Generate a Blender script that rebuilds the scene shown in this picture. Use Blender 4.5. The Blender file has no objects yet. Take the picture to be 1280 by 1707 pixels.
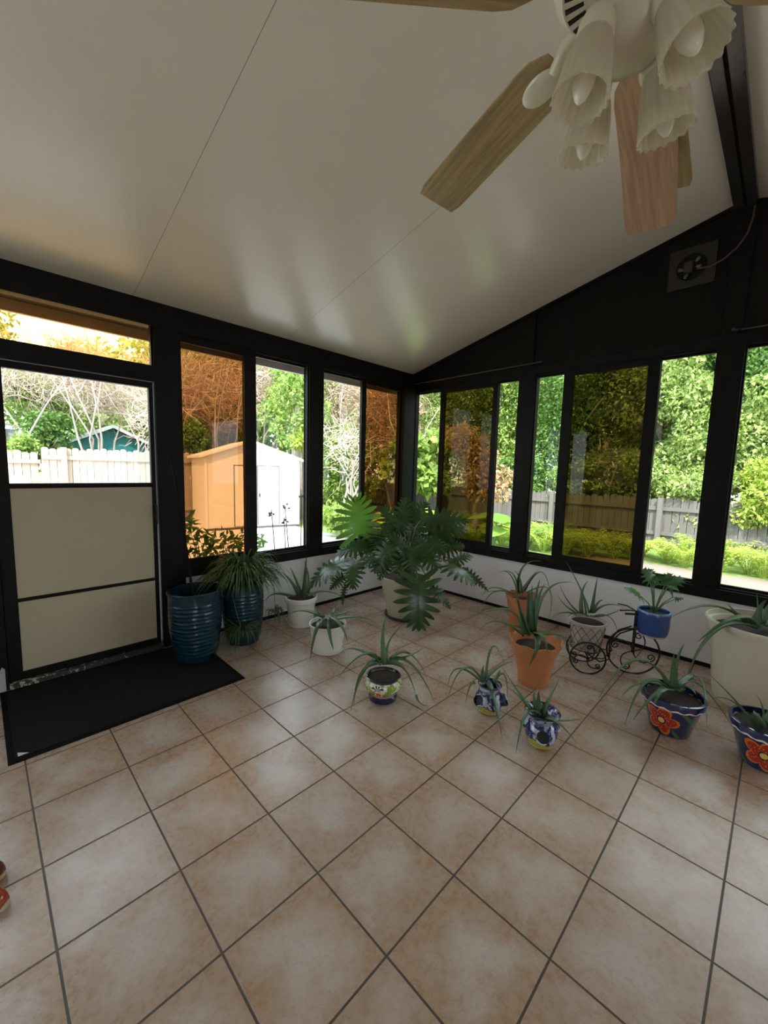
import bpy, bmesh, math, random
import numpy as np
from mathutils import Vector, Matrix

random.seed(11)
rng = np.random.default_rng(7)
SC = bpy.context.scene
COL = SC.collection
PI = math.pi
# metres: x away from the door wall, y towards the wide window wall (y = 0), z up
ALOE = {'white_back': [([[0.328, -1.767, 0.255], [0.331, -1.764, 0.421], [0.308, -1.736, 0.627]], 0.04),
 ([[0.285, -1.808, 0.269], [0.188, -1.822, 0.373], [0.129, -1.892, 0.473]], 0.04),
 ([[0.295, -1.796, 0.281], [0.266, -1.828, 0.418], [0.195, -1.839, 0.517]], 0.03),
 ([[0.341, -1.75, 0.282], [0.315, -1.727, 0.439], [0.298, -1.761, 0.59]], 0.03),
 ([[0.22, -1.873, 0.262], [0.119, -1.965, 0.267], [0.068, -2.027, 0.19]], 0.03),
 ([[0.263, -1.832, 0.252], [0.122, -1.961, 0.273], [0.081, -2.016, 0.174]], 0.022),
 ([[0.355, -1.741, 0.256], [0.411, -1.622, 0.295], [0.567, -1.524, 0.262]], 0.035),
 ([[0.317, -1.779, 0.249], [0.384, -1.716, 0.369], [0.376, -1.679, 0.432]], 0.03)],
'white_front': [([[0.851, -1.945, 0.254], [0.692, -2.065, 0.297], [0.624, -2.168, 0.216]], 0.035),
 ([[0.843, -1.956, 0.24], [0.946, -2.092, 0.204], [0.952, -2.143, 0.014]], 0.03),
 ([[0.875, -1.923, 0.245], [1.026, -2.027, 0.21], [1.053, -2.006, 0.079]], 0.032),
 ([[0.88, -1.915, 0.269], [1.058, -1.946, 0.253], [1.068, -1.887, 0.113]], 0.034),
 ([[0.881, -1.916, 0.255], [0.928, -1.846, 0.28], [0.981, -1.769, 0.315]], 0.04),
 ([[0.906, -1.893, 0.242], [1.024, -1.717, 0.251], [1.149, -1.652, 0.207]], 0.03),
 ([[0.898, -1.894, 0.293], [0.859, -1.84, 0.328], [0.92, -1.854, 0.405]], 0.03),
 ([[0.837, -1.958, 0.267], [0.786, -1.956, 0.297], [0.767, -1.965, 0.323]], 0.022),
 ([[0.856, -1.942, 0.245], [0.985, -2.068, 0.296], [0.992, -2.083, 0.247]], 0.022)],
'tal_multi': [([[1.648, -2.078, 0.216], [1.622, -2.078, 0.366], [1.639, -2.076, 0.513]], 0.034),
 ([[1.659, -2.063, 0.238], [1.614, -2.005, 0.33], [1.707, -1.978, 0.469]], 0.026),
 ([[1.622, -2.1, 0.237], [1.542, -2.169, 0.27], [1.442, -2.289, 0.113]], 0.026),
 ([[1.621, -2.099, 0.244], [1.47, -2.165, 0.282], [1.441, -2.234, 0.274]], 0.022),
 ([[1.636, -2.087, 0.23], [1.554, -2.151, 0.178], [1.635, -2.34, 0.015]], 0.03),
 ([[1.636, -2.087, 0.23], [1.549, -2.177, 0.158], [1.612, -2.292, 0.014]], 0.026),
 ([[1.667, -2.056, 0.231], [1.71, -1.961, 0.167], [1.799, -1.949, 0.033]], 0.032),
 ([[1.802, -1.952, 0.036], [1.858, -1.978, 0.016], [1.918, -1.961, 0.017]], 0.012),
 ([[1.669, -2.052, 0.242], [1.786, -1.971, 0.223], [1.938, -1.928, 0.016]], 0.026),
 ([[1.671, -2.05, 0.246], [1.72, -1.943, 0.272], [1.836, -1.895, 0.15]], 0.024),
 ([[1.695, -2.026, 0.247], [1.753, -1.953, 0.275], [1.819, -1.914, 0.333]], 0.02),
 ([[1.644, -2.08, 0.223], [1.662, -2.017, 0.204], [1.683, -1.966, 0.171]], 0.03),
 ([[1.629, -2.095, 0.222], [1.6, -2.13, 0.235], [1.549, -2.133, 0.197]], 0.03)],
'straw1': [([[2.145, -1.751, 0.183], [2.053, -1.827, 0.256], [2.0, -1.907, 0.047]], 0.022),
 ([[2.137, -1.758, 0.182], [2.007, -1.82, 0.236], [1.998, -1.897, 0.121]], 0.018),
 ([[2.156, -1.737, 0.201], [2.149, -1.661, 0.375], [2.235, -1.656, 0.27]], 0.02),
 ([[2.16, -1.732, 0.208], [2.182, -1.634, 0.249], [2.249, -1.583, 0.295]], 0.022),
 ([[2.163, -1.734, 0.18], [2.23, -1.779, 0.144], [2.369, -1.915, 0.018]], 0.026),
 ([[2.195, -1.701, 0.184], [2.219, -1.624, 0.199], [2.274, -1.684, 0.014]], 0.018),
 ([[2.195, -1.701, 0.184], [2.18, -1.646, 0.195], [2.205, -1.662, 0.253]], 0.022),
 ([[2.145, -1.751, 0.183], [2.116, -1.713, 0.214], [2.112, -1.696, 0.256]], 0.024),
 ([[2.113, -1.784, 0.171], [2.09, -1.803, 0.15], [2.08, -1.83, 0.036]], 0.018)],
'straw2': [([[2.49, -1.81, 0.171], [2.435, -1.872, 0.271], [2.313, -1.899, 0.421]], 0.026),
 ([[2.509, -1.793, 0.166], [2.491, -1.786, 0.228], [2.485, -1.773, 0.283]], 0.03),
 ([[2.517, -1.784, 0.166], [2.54, -1.765, 0.258], [2.552, -1.669, 0.352]], 0.022),
 ([[2.532, -1.772, 0.151], [2.599, -1.702, 0.135], [2.677, -1.621, 0.156]], 0.016),
 ([[2.523, -1.781, 0.151], [2.612, -1.823, 0.186], [2.677, -1.709, 0.045]], 0.024),
 ([[2.509, -1.794, 0.156], [2.477, -1.883, 0.197], [2.469, -1.961, 0.012]], 0.026),
 ([[2.478, -1.821, 0.177], [2.414, -1.87, 0.268], [2.353, -1.858, 0.274]], 0.016),
 ([[2.498, -1.801, 0.178], [2.478, -1.81, 0.249], [2.471, -1.777, 0.276]], 0.02)],
'terra_front': [([[2.138, -1.256, 0.331], [2.045, -1.308, 0.494], [1.845, -1.491, 0.407]], 0.034),
 ([[2.144, -1.251, 0.323], [2.018, -1.372, 0.418], [1.935, -1.465, 0.355]], 0.024),
 ([[2.157, -1.236, 0.336], [2.096, -1.217, 0.469], [2.054, -1.233, 0.632]], 0.04),
 ([[2.179, -1.213, 0.349], [2.137, -1.192, 0.517], [2.126, -1.144, 0.61]], 0.03),
 ([[2.178, -1.212, 0.357], [2.167, -1.21, 0.508], [2.137, -1.147, 0.655]], 0.034),
 ([[2.193, -1.198, 0.357], [2.192, -1.186, 0.53], [2.199, -1.089, 0.667]], 0.034),
 ([[2.183, -1.206, 0.365], [2.167, -1.15, 0.549], [2.177, -1.12, 0.701]], 0.03),
 ([[2.199, -1.192, 0.358], [2.206, -1.058, 0.612], [2.348, -0.932, 0.675]], 0.026),
 ([[2.201, -1.193, 0.338], [2.279, -1.054, 0.319], [2.403, -0.995, 0.282]], 0.03),
 ([[2.195, -1.199, 0.337], [2.296, -1.373, 0.348], [2.261, -1.402, 0.203]], 0.036),
 ([[2.201, -1.193, 0.338], [2.326, -1.363, 0.406], [2.351, -1.353, 0.31]], 0.03),
 ([[2.166, -1.228, 0.332], [2.118, -1.294, 0.394], [2.042, -1.331, 0.385]], 0.03),
 ([[2.171, -1.222, 0.341], [2.146, -1.255, 0.451], [2.111, -1.263, 0.527]], 0.03)],
'terra_back': [([[1.722, -0.497, 0.357], [1.682, -0.519, 0.53], [1.568, -0.562, 0.525]], 0.026),
 ([[1.733, -0.486, 0.368], [1.744, -0.459, 0.597], [1.856, -0.319, 0.646]], 0.026),
 ([[1.751, -0.467, 0.368], [1.778, -0.398, 0.47], [1.809, -0.309, 0.554]], 0.026),
 ([[1.696, -0.523, 0.356], [1.53, -0.596, 0.386], [1.499, -0.718, 0.305]], 0.02),
 ([[1.696, -0.523, 0.356], [1.569, -0.641, 0.36], [1.503, -0.733, 0.184]], 0.02),
 ([[1.769, -0.448, 0.385], [1.851, -0.289, 0.537], [1.948, -0.289, 0.216]], 0.02),
 ([[1.781, -0.437, 0.369], [1.928, -0.297, 0.392], [1.928, -0.331, 0.067]], 0.018),
 ([[1.721, -0.497, 0.367], [1.65, -0.51, 0.517], [1.573, -0.563, 0.537]], 0.022),
 ([[1.744, -0.474, 0.368], [1.734, -0.494, 0.494], [1.671, -0.476, 0.554]], 0.026),
 ([[1.707, -0.512, 0.356], [1.596, -0.607, 0.376], [1.499, -0.712, 0.347]], 0.016)],
'basket': [([[2.378, -0.7, 0.414], [2.298, -0.712, 0.6], [2.202, -0.768, 0.789]], 0.03),
 ([[2.341, -0.737, 0.412], [2.316, -0.693, 0.541], [2.343, -0.67, 0.643]], 0.022),
 ([[2.394, -0.685, 0.414], [2.386, -0.639, 0.538], [2.4, -0.65, 0.674]], 0.022),
 ([[2.326, -0.753, 0.412], [2.248, -0.789, 0.499], [2.212, -0.853, 0.616]], 0.022),
 ([[2.31, -0.768, 0.411], [2.235, -0.808, 0.468], [2.192, -0.832, 0.54]], 0.018),
 ([[2.311, -0.769, 0.403], [2.216, -0.8, 0.393], [2.185, -0.892, 0.357]], 0.016),
 ([[2.403, -0.676, 0.415], [2.472, -0.584, 0.475], [2.581, -0.528, 0.455]], 0.018),
 ([[2.39, -0.692, 0.392], [2.461, -0.591, 0.392], [2.557, -0.527, 0.462]], 0.018),
 ([[2.406, -0.677, 0.389], [2.492, -0.586, 0.381], [2.54, -0.56, 0.243]], 0.016),
 ([[2.397, -0.682, 0.414], [2.406, -0.605, 0.476], [2.441, -0.61, 0.509]], 0.022),
 ([[2.374, -0.708, 0.392], [2.307, -0.759, 0.408], [2.259, -0.818, 0.368]], 0.022),
 ([[2.36, -0.719, 0.413], [2.32, -0.666, 0.491], [2.307, -0.733, 0.57]], 0.022)],
'flower1': [([[2.967, -1.117, 0.242], [2.954, -1.107, 0.335], [2.95, -1.096, 0.436]], 0.036),
 ([[2.976, -1.108, 0.249], [2.967, -1.07, 0.384], [2.991, -1.078, 0.5]], 0.022),
 ([[2.957, -1.127, 0.241], [2.799, -1.227, 0.385], [2.673, -1.411, 0.168]], 0.028),
 ([[2.945, -1.139, 0.241], [2.826, -1.175, 0.241], [2.761, -1.323, 0.175]], 0.026),
 ([[2.945, -1.139, 0.241], [2.847, -1.198, 0.251], [2.792, -1.315, 0.025]], 0.028),
 ([[2.945, -1.139, 0.241], [2.898, -1.294, 0.223], [2.829, -1.314, 0.074]], 0.024),
 ([[2.953, -1.132, 0.235], [2.94, -1.299, 0.288], [2.918, -1.305, 0.206]], 0.036),
 ([[2.981, -1.103, 0.242], [3.076, -0.952, 0.234], [3.277, -1.022, 0.018]], 0.026),
 ([[2.98, -1.103, 0.249], [3.06, -0.936, 0.276], [3.135, -1.227, 0.144]], 0.024),
 ([[2.94, -1.139, 0.268], [2.903, -1.101, 0.295], [2.877, -1.133, 0.333]], 0.026),
 ([[2.977, -1.108, 0.235], [3.015, -1.004, 0.229], [3.082, -1.281, 0.322]], 0.032)],
'bigwhite': [([[3.216, -0.445, 0.522], [3.044, -0.534, 0.606], [2.871, -0.776, 0.538]], 0.036),
 ([[3.253, -0.412, 0.501], [3.172, -0.71, 0.607], [3.02, -0.814, 0.438]], 0.04),
 ([[3.254, -0.413, 0.494], [3.093, -0.676, 0.501], [2.982, -0.763, 0.181]], 0.04),
 ([[3.202, -0.458, 0.529], [3.147, -0.505, 0.599], [3.113, -0.505, 0.633]], 0.03),
 ([[3.272, -0.39, 0.524], [3.254, -0.384, 0.627], [3.241, -0.394, 0.711]], 0.026),
 ([[3.283, -0.379, 0.525], [3.313, -0.297, 0.622], [3.344, -0.283, 0.725]], 0.04),
 ([[3.284, -0.38, 0.517], [3.361, -0.256, 0.547], [3.431, -0.699, 0.578]], 0.04),
 ([[3.262, -0.401, 0.516], [3.269, -0.343, 0.602], [3.291, -0.371, 0.672]], 0.04)],
'flower2': [([[3.308, -1.145, 0.208], [3.207, -1.204, 0.342], [3.107, -1.291, 0.463]], 0.022),
 ([[3.304, -1.149, 0.214], [3.22, -1.164, 0.296], [3.15, -1.306, 0.342]], 0.018),
 ([[3.33, -1.125, 0.203], [3.312, -1.274, 0.309], [3.298, -1.218, 0.31]], 0.03),
 ([[3.338, -1.116, 0.209], [3.328, -1.085, 0.28], [3.299, -1.117, 0.35]], 0.022),
 ([[3.354, -1.099, 0.216], [3.365, -1.03, 0.274], [3.384, -1.042, 0.351]], 0.024),
 ([[3.36, -1.095, 0.204], [3.404, -1.054, 0.254], [3.437, -1.278, 0.313]], 0.026)]}
PHILO = [([0.456, -1.232, 0.778], [0.347, -1.21, 1.159], 1.05),
 ([0.371, -1.355, 0.516], [0.203, -1.625, 0.289], 0.75),
 ([0.523, -1.339, 0.558], [0.598, -1.43, 0.311], 0.8),
 ([0.421, -1.394, 0.401], [0.391, -1.539, 0.284], 0.6),
 ([0.46, -1.394, 0.328], [0.517, -1.478, 0.149], 0.35),
 ([0.492, -1.141, 0.674], [0.257, -1.358, 0.58], 0.7),
 ([0.676, -1.137, 0.621], [0.599, -1.343, 0.509], 0.8),
 ([0.449, -1.102, 0.747], [0.371, -1.071, 0.988], 0.8),
 ([0.602, -0.878, 0.762], [0.423, -0.912, 1.053], 0.8),
 ([0.66, -0.818, 0.781], [0.568, -0.717, 1.116], 0.8),
 ([0.712, -0.754, 0.867], [0.748, -0.585, 1.099], 0.8),
 ([0.839, -0.756, 0.956], [1.208, -0.481, 0.927], 0.5),
 ([0.895, -0.657, 0.78], [1.137, -0.394, 0.854], 0.7),
 ([0.842, -0.615, 0.751], [0.904, -0.403, 1.0], 0.7),
 ([0.916, -0.786, 0.73], [1.103, -0.711, 0.653], 0.9),
 ([1.102, -0.674, 0.533], [1.361, -0.585, 0.369], 0.85),
 ([1.066, -0.597, 0.531], [1.207, -0.42, 0.598], 0.8),
 ([1.19, -0.514, 0.459], [1.401, -0.418, 0.28], 0.35),
 ([1.052, -1.059, 0.459], [1.133, -1.119, -0.001], 0.8),
 ([1.14, -0.972, 0.37], [1.282, -0.861, 0.178], 0.45),
 ([0.831, -0.979, 0.659], [0.863, -1.145, 0.466], 0.9),
 ([0.911, -0.977, 0.703], [1.003, -1.061, 0.488], 0.9),
 ([0.918, -0.887, 0.693], [1.122, -0.857, 0.502], 0.9),
 ([0.735, -1.065, 0.718], [0.707, -1.272, 0.456], 0.8),
 ([0.645, -0.828, 0.814], [0.515, -0.915, 0.899], 0.8),
 ([0.698, -0.783, 0.766], [0.815, -0.59, 0.908], 0.8),
 ([0.636, -1.005, 0.63], [0.431, -1.11, 0.812], 0.8),
 ([0.823, -0.821, 0.637], [1.079, -0.519, 0.774], 0.6),
 ([0.886, -1.04, 0.644], [0.854, -1.145, 0.715], 1.0),
 ([0.957, -0.831, 0.628], [0.834, -0.842, 0.79], 0.9),
 ([0.652, -0.738, 0.893], [0.546, -0.707, 1.14], 0.8),
 ([0.623, -0.878, 0.816], [0.645, -0.737, 1.046], 0.8),
 ([0.764, -0.709, 0.818], [0.685, -0.676, 0.995], 0.75),
 ([0.847, -0.653, 0.841], [0.882, -0.543, 0.972], 0.7),
 ([0.541, -1.008, 0.767], [0.54, -0.916, 0.911], 0.7),
 ([0.58, -1.133, 0.621], [0.46, -1.286, 0.67], 0.75),
 ([0.986, -0.659, 0.643], [1.145, -0.466, 0.694], 0.7),
 ([0.789, -0.983, 0.717], [0.682, -1.105, 0.796], 0.8),
 ([0.918, -0.809, 0.651], [0.973, -0.705, 0.795], 0.85),
 ([0.914, -1.022, 0.583], [0.949, -1.099, 0.398], 0.7),
 ([0.747, -1.117, 0.566], [0.746, -1.243, 0.395], 0.7)]
SMALL = [([2.705, -0.494, 0.689], [2.65, -0.507, 0.771], 1.0),
 ([2.716, -0.484, 0.685], [2.758, -0.464, 0.73], 0.9),
 ([2.69, -0.481, 0.688], [2.683, -0.434, 0.761], 0.9),
 ([2.783, -0.424, 0.648], [2.857, -0.34, 0.719], 0.9),
 ([2.77, -0.406, 0.662], [2.782, -0.341, 0.734], 0.9),
 ([2.793, -0.441, 0.653], [2.849, -0.43, 0.644], 0.7),
 ([2.659, -0.556, 0.579], [2.57, -0.663, 0.64], 0.7),
 ([2.833, -0.387, 0.566], [2.878, -0.368, 0.578], 0.9),
 ([2.821, -0.396, 0.58], [2.794, -0.417, 0.614], 0.6)]
CAM_LOC = [3.2996, -3.7943, 1.4229]
CAM_R = [[0.710061, 0.703663, 0.025942], [0.093735, -0.057945, -0.99391], [-0.697874, 0.708168, -0.107102]]
CAM_F = 672.179

T = 0.34                                    # floor tile pitch
CEIL0, SLOPE, RIDGE = 2.557, 0.2535, 2.94
GZ = -0.2                                   # yard level


def ceil_z(x):
    return CEIL0 + SLOPE * (x if x <= RIDGE else 2 * RIDGE - x)


# ------------------------------------------------------------------ nodes
class V:
    """tiny arithmetic layer over Math nodes"""
    def __init__(s, nt, x):
        s.nt, s.x = nt, x

    def op(s, o, *a):
        n = s.nt.nodes.new('ShaderNodeMath'); n.operation = o
        for i, v in enumerate((s,) + a):
            v = v.x if isinstance(v, V) else v
            if isinstance(v, (int, float)):
                n.inputs[i].default_value = v
            else:
                s.nt.links.new(v, n.inputs[i])
        return V(s.nt, n.outputs[0])

    def __add__(s, o): return s.op('ADD', o)
    def __sub__(s, o): return s.op('SUBTRACT', o)
    def __mul__(s, o): return s.op('MULTIPLY', o)
    def __truediv__(s, o): return s.op('DIVIDE', o)
    def lt(s, o): return s.op('LESS_THAN', o)
    def gt(s, o): return s.op('GREATER_THAN', o)
    def min(s, o): return s.op('MINIMUM', o)
    def max(s, o): return s.op('MAXIMUM', o)
    def fract(s): return s.op('FRACT')
    def floor(s): return s.op('FLOOR')
    def abs(s): return s.op('ABSOLUTE')
    def cos(s): return s.op('COSINE')
    def sin(s): return s.op('SINE')
    def sqrt(s): return s.op('SQRT')
    def atan2(s, o): return s.op('ARCTAN2', o)
    def wrap(s, a, b): return s.op('WRAP', b, a)

    def step(s, a, b):
        n = s.nt.nodes.new('ShaderNodeMapRange'); n.interpolation_type = 'SMOOTHSTEP'
        s.nt.links.new(s.x, n.inputs[0]); n.inputs[1].default_value = a; n.inputs[2].default_value = b
        return V(s.nt, n.outputs[0])


def new_mat(name):
    m = bpy.data.materials.new(name); m.use_nodes = True
    nt = m.node_tree
    return m, nt, nt.nodes['Principled BSDF']


def coords(nt, kind='Object'):
    tc = nt.nodes.new('ShaderNodeTexCoord')
    sp = nt.nodes.new('ShaderNodeSeparateXYZ'); nt.links.new(tc.outputs[kind], sp.inputs[0])
    return tc.outputs[kind], V(nt, sp.outputs[0]), V(nt, sp.outputs[1]), V(nt, sp.outputs[2])


def noise(nt, vec, scale, detail=3.0, rough=0.55, dist=0.0):
    n = nt.nodes.new('ShaderNodeTexNoise')
    n.inputs['Scale'].default_value = scale; n.inputs['Detail'].default_value = detail
    n.inputs['Roughness'].default_value = rough; n.inputs['Distortion'].default_value = dist
    if vec is not None: nt.links.new(vec, n.inputs['Vector'])
    return V(nt, n.outputs[0])


def scaled(nt, vec, s):
    n = nt.nodes.new('ShaderNodeMapping'); n.inputs['Scale'].default_value = s
    nt.links.new(vec, n.inputs[0]); return n.outputs[0]


def mix(nt, fac, a, b):
    n = nt.nodes.new('ShaderNodeMix'); n.data_type = 'RGBA'
    for sock, v in ((n.inputs[0], fac), (n.inputs[6], a), (n.inputs[7], b)):
        if isinstance(v, V): v = v.x
        if isinstance(v, (int, float)): sock.default_value = v
        elif isinstance(v, (tuple, list)): sock.default_value = (*v, 1)
        else: nt.links.new(v, sock)
    return n.outputs[2]


def bump(nt, b, h, strength=0.2, dist=0.01):
    n = nt.nodes.new('ShaderNodeBump'); n.inputs['Strength'].default_value = strength; n.inputs['Distance'].default_value = dist
    nt.links.new(h.x, n.inputs['Height']); nt.links.new(n.outputs[0], b.inputs['Normal'])


MATS = {}


def plain(name, col, rough=0.5, metal=0.0, spec=0.5, vary=0.12, scale=6.0, coat=0.0, bmp=0.0, bscale=60):
    """plain surface: colour with a little uneven tone"""
    if name in MATS: return MATS[name]
    m, nt, b = new_mat(name)
    ob, x, y, z = coords(nt)
    n = noise(nt, ob, scale)
    c2 = tuple(max(0, c * (1 - 2 * vary)) for c in col)
    nt.links.new(mix(nt, n, tuple(min(1, c * (1 + vary)) for c in col), c2), b.inputs['Base Color'])
    b.inputs['Roughness'].default_value = rough; b.inputs['Metallic'].default_value = metal
    b.inputs['Specular IOR Level'].default_value = spec; b.inputs['Coat Weight'].default_value = coat
    if bmp: bump(nt, b, noise(nt, ob, bscale, 2), bmp, 0.004)
    MATS[name] = m; return m


def leaf_mat(name, c1, c2, rough=0.4, trans=0.3, spec=0.4):
    if name in MATS: return MATS[name]
    m, nt, b = new_mat(name)
    g = nt.nodes.new('ShaderNodeNewGeometry')
    rnd = V(nt, g.outputs['Random Per Island'])
    col = mix(nt, rnd, c1, c2)
    nt.links.new(col, b.inputs['Base Color'])
    b.inputs['Roughness'].default_value = rough; b.inputs['Specular IOR Level'].default_value = spec
    if trans > 0:
        tr = nt.nodes.new('ShaderNodeBsdfTranslucent'); nt.links.new(col, tr.inputs[0])
        mx = nt.nodes.new('ShaderNodeMixShader'); mx.inputs[0].default_value = trans
        out = nt.nodes['Material Output']
        nt.links.new(b.outputs[0], mx.inputs[1]); nt.links.new(tr.outputs[0], mx.inputs[2]); nt.links.new(mx.outputs[0], out.inputs[0])
    MATS[name] = m; return m


def glass_mat(name, tint, refl=0.05, rough=0.01):
    m, nt, b = new_mat(name); nt.nodes.remove(b)
    tr = nt.nodes.new('ShaderNodeBsdfTransparent'); tr.inputs[0].default_value = (*tint, 1)
    gl = nt.nodes.new('ShaderNodeBsdfGlossy'); gl.inputs['Roughness'].default_value = rough
    fr = nt.nodes.new('ShaderNodeFresnel'); fr.inputs[0].default_value = 1.35
    mx = nt.nodes.new('ShaderNodeMixShader')
    nt.links.new((V(nt, fr.outputs[0]) * (refl / 0.05)).min(0.6).x, mx.inputs[0])
    nt.links.new(tr.outputs[0], mx.inputs[1]); nt.links.new(gl.outputs[0], mx.inputs[2])
    nt.links.new(mx.outputs[0], nt.nodes['Material Output'].inputs[0])
    return m


def tile_mat():
    m, nt, b = new_mat('ceramic_floor_tile')
    ob, x, y, z = coords(nt)
    tx = x / T + (100 - 0.65); ty = y / T + 100.9
    fx, fy = tx.fract(), ty.fract()
    d = fx.min(V(nt, 1.0).op('SUBTRACT', fx)).min(fy.min(V(nt, 1.0).op('SUBTRACT', fy)))
    edge = d.step(0.0075, 0.0125)
    cx = nt.nodes.new('ShaderNodeCombineXYZ'); nt.links.new(tx.floor().x, cx.inputs[0]); nt.links.new(ty.floor().x, cx.inputs[1])
    wn = nt.nodes.new('ShaderNodeTexWhiteNoise'); nt.links.new(cx.outputs[0], wn.inputs[0])
    rnd = V(nt, wn.outputs[0])
    off = nt.nodes.new('ShaderNodeVectorMath'); off.operation = 'MULTIPLY_ADD'
    nt.links.new(wn.outputs[1], off.inputs[0]); off.inputs[1].default_value = (7, 7, 7); nt.links.new(ob, off.inputs[2])
    n1 = noise(nt, off.outputs[0], 5.5, 6, 0.68, 0.5); n2 = noise(nt, off.outputs[0], 38, 5, 0.7); n3 = noise(nt, off.outputs[0], 120, 3, 0.6)
    warm = (n1 * 1.15 + d * -0.75 + n2 * 0.40).step(0.38, 0.80)
    c = mix(nt, warm, (0.475, 0.405, 0.355), (0.345, 0.21, 0.122))
    c = mix(nt, n2.step(0.38, 0.72) * 0.45, c, (0.46, 0.40, 0.35))
    c = mix(nt, n3.step(0.50, 0.72) * 0.32, c, (0.20, 0.135, 0.09))
    c = mix(nt, rnd * 0.35, c, (0.37, 0.29, 0.24))
    c = mix(nt, edge, (0.055, 0.042, 0.034), c)
    nt.links.new(c, b.inputs['Base Color'])
    nt.links.new((V(nt, 0.54) - edge * 0.32 + n2 * 0.12).x, b.inputs['Roughness'])
    b.inputs['Specular IOR Level'].default_value = 0.5
    bump(nt, b, edge * 1.0 + n3 * 0.12 + n2 * 0.10, 0.35, 0.004)
    return m


def ceiling_mat():
    m, nt, b = new_mat('embossed_white_roof_panel')
    ob, x, y, z = coords(nt)
    s = (y + 2.96 + 12.13) / 1.213
    f = s.fract(); d = f.min(V(nt, 1.0).op('SUBTRACT', f)) * 1.213
    line = d.step(0.0006, 0.0022).max(y.gt(-1.2))
    n = noise(nt, ob, 3.0)
    c = mix(nt, n, (0.76, 0.735, 0.67), (0.70, 0.675, 0.61))
    nt.links.new(mix(nt, line, (0.30, 0.28, 0.24), c), b.inputs['Base Color'])
    b.inputs['Roughness'].default_value = 0.27; b.inputs['Specular IOR Level'].default_value = 1.0
    e = noise(nt, scaled(nt, ob, (1, 1, 1)), 95, 2)
    bump(nt, b, e * 0.6 + line * 0.3, 0.30, 0.002)
    return m


def wood_mat(name, c1, c2, axis='X', rough=0.4, sc=1.0):
    m, nt, b = new_mat(name)
    ob, x, y, z = coords(nt)
    k = {'X': (1.2, 22, 1.5), 'Y': (22, 1.2, 22), 'Z': (22, 22, 1.2)}[axis]
    n = noise(nt, scaled(nt, ob, tuple(v * sc for v in k)), 3.0, 4, 0.6, 0.6)
    n2 = noise(nt, scaled(nt, ob, tuple(v * sc * 3 for v in k)), 3.0, 2)
    c = mix(nt, n.step(0.3, 0.7), c1, c2)
    c = mix(nt, n2.step(0.5, 0.8) * 0.4, c, tuple(v * 0.55 for v in c2))
    nt.links.new(c, b.inputs['Base Color']); b.inputs['Roughness'].default_value = rough
    return m


def fence_mat(name, c1, c2, axis, pitch=0.14):
    m, nt, b = new_mat(name)
    ob, x, y, z = coords(nt)
    u = (x if axis == 'x' else y) / pitch + 200
    wn = nt.nodes.new('ShaderNodeTexWhiteNoise'); wn.noise_dimensions = '1D'; nt.links.new(u.floor().x, wn.inputs[1])
    n = noise(nt, scaled(nt, ob, (12, 12, 1.5)), 3, 4)
    nt.links.new(mix(nt, V(nt, wn.outputs[0]) * 0.6 + n * 0.5, c1, c2), b.inputs['Base Color'])
    b.inputs['Roughness'].default_value = 0.85
    return m


def ground_mat():
    m, nt, b = new_mat('yard_ground')
    ob, x, y, z = coords(nt)
    n = noise(nt, ob, 1.2, 5, 0.6); n2 = noise(nt, ob, 18, 4)
    grass = mix(nt, n2, (0.08, 0.15, 0.025), (0.20, 0.29, 0.07))
    dirt = mix(nt, n2, (0.15, 0.112, 0.09), (0.26, 0.20, 0.165))
    path = ((x + n * 1.2).gt(1.2)) * ((y + n * 1.4).lt(5.7))
    g = mix(nt, path.max(n.gt(0.62)), grass, dirt)
    nt.links.new(g, b.inputs['Base Color']); b.inputs['Roughness'].default_value = 0.95
    bump(nt, b, n2, 0.4, 0.03)
    return m


def talavera_red(th0, R0, z0, H):
    """navy glazed pot, big orange-red flowers round the body, navy rim with a white dotted edge"""
    m, nt, b = new_mat('navy_pot_with_red_flowers')
    ob, x, y, z = coords(nt)
    th = (y.atan2(x) - th0).wrap(-PI / 3, PI / 3)
    s, t = th * R0, z - z0
    r = (s * s + t * t).sqrt(); ph = t.atan2(s)
    env = ((ph * 2.5).cos().abs() * 0.42 + 0.58) * 0.088
    q = r / env
    vo = nt.nodes.new('ShaderNodeTexVoronoi'); vo.inputs['Scale'].default_value = 95; nt.links.new(ob, vo.inputs['Vector'])
    dots = V(nt, vo.outputs['Distance']).lt(0.20)
    red = mix(nt, dots, (0.42, 0.028, 0.010), (0.8, 0.62, 0.45))
    pet = mix(nt, q.gt(0.84), red, (0.72, 0.17, 0.03))
    n = noise(nt, ob, 9)
    c = mix(nt, n, (0.012, 0.016, 0.075), (0.02, 0.03, 0.11))
    c = mix(nt, q.lt(1.0), c, pet)
    c = mix(nt, r.lt(0.022), c, (0.02, 0.02, 0.05)); c = mix(nt, r.lt(0.016), c, (0.8, 0.55, 0.12))
    w = (y.atan2(x) * 16).sin() * 0.004
    band = (z + w).gt(H - 0.042) * (z + w).lt(H - 0.033)
    c = mix(nt, band, c, (0.75, 0.72, 0.62))
    leafs = (y.atan2(x) * 5 + z * 40).sin().gt(0.86) * z.lt(H - 0.05) * q.gt(1.25)
    c = mix(nt, leafs, c, (0.06, 0.16, 0.05))
    nt.links.new(c, b.inputs['Base Color']); b.inputs['Roughness'].default_value = 0.14; b.inputs['Coat Weight'].default_value = 0.5
    return m


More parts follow.
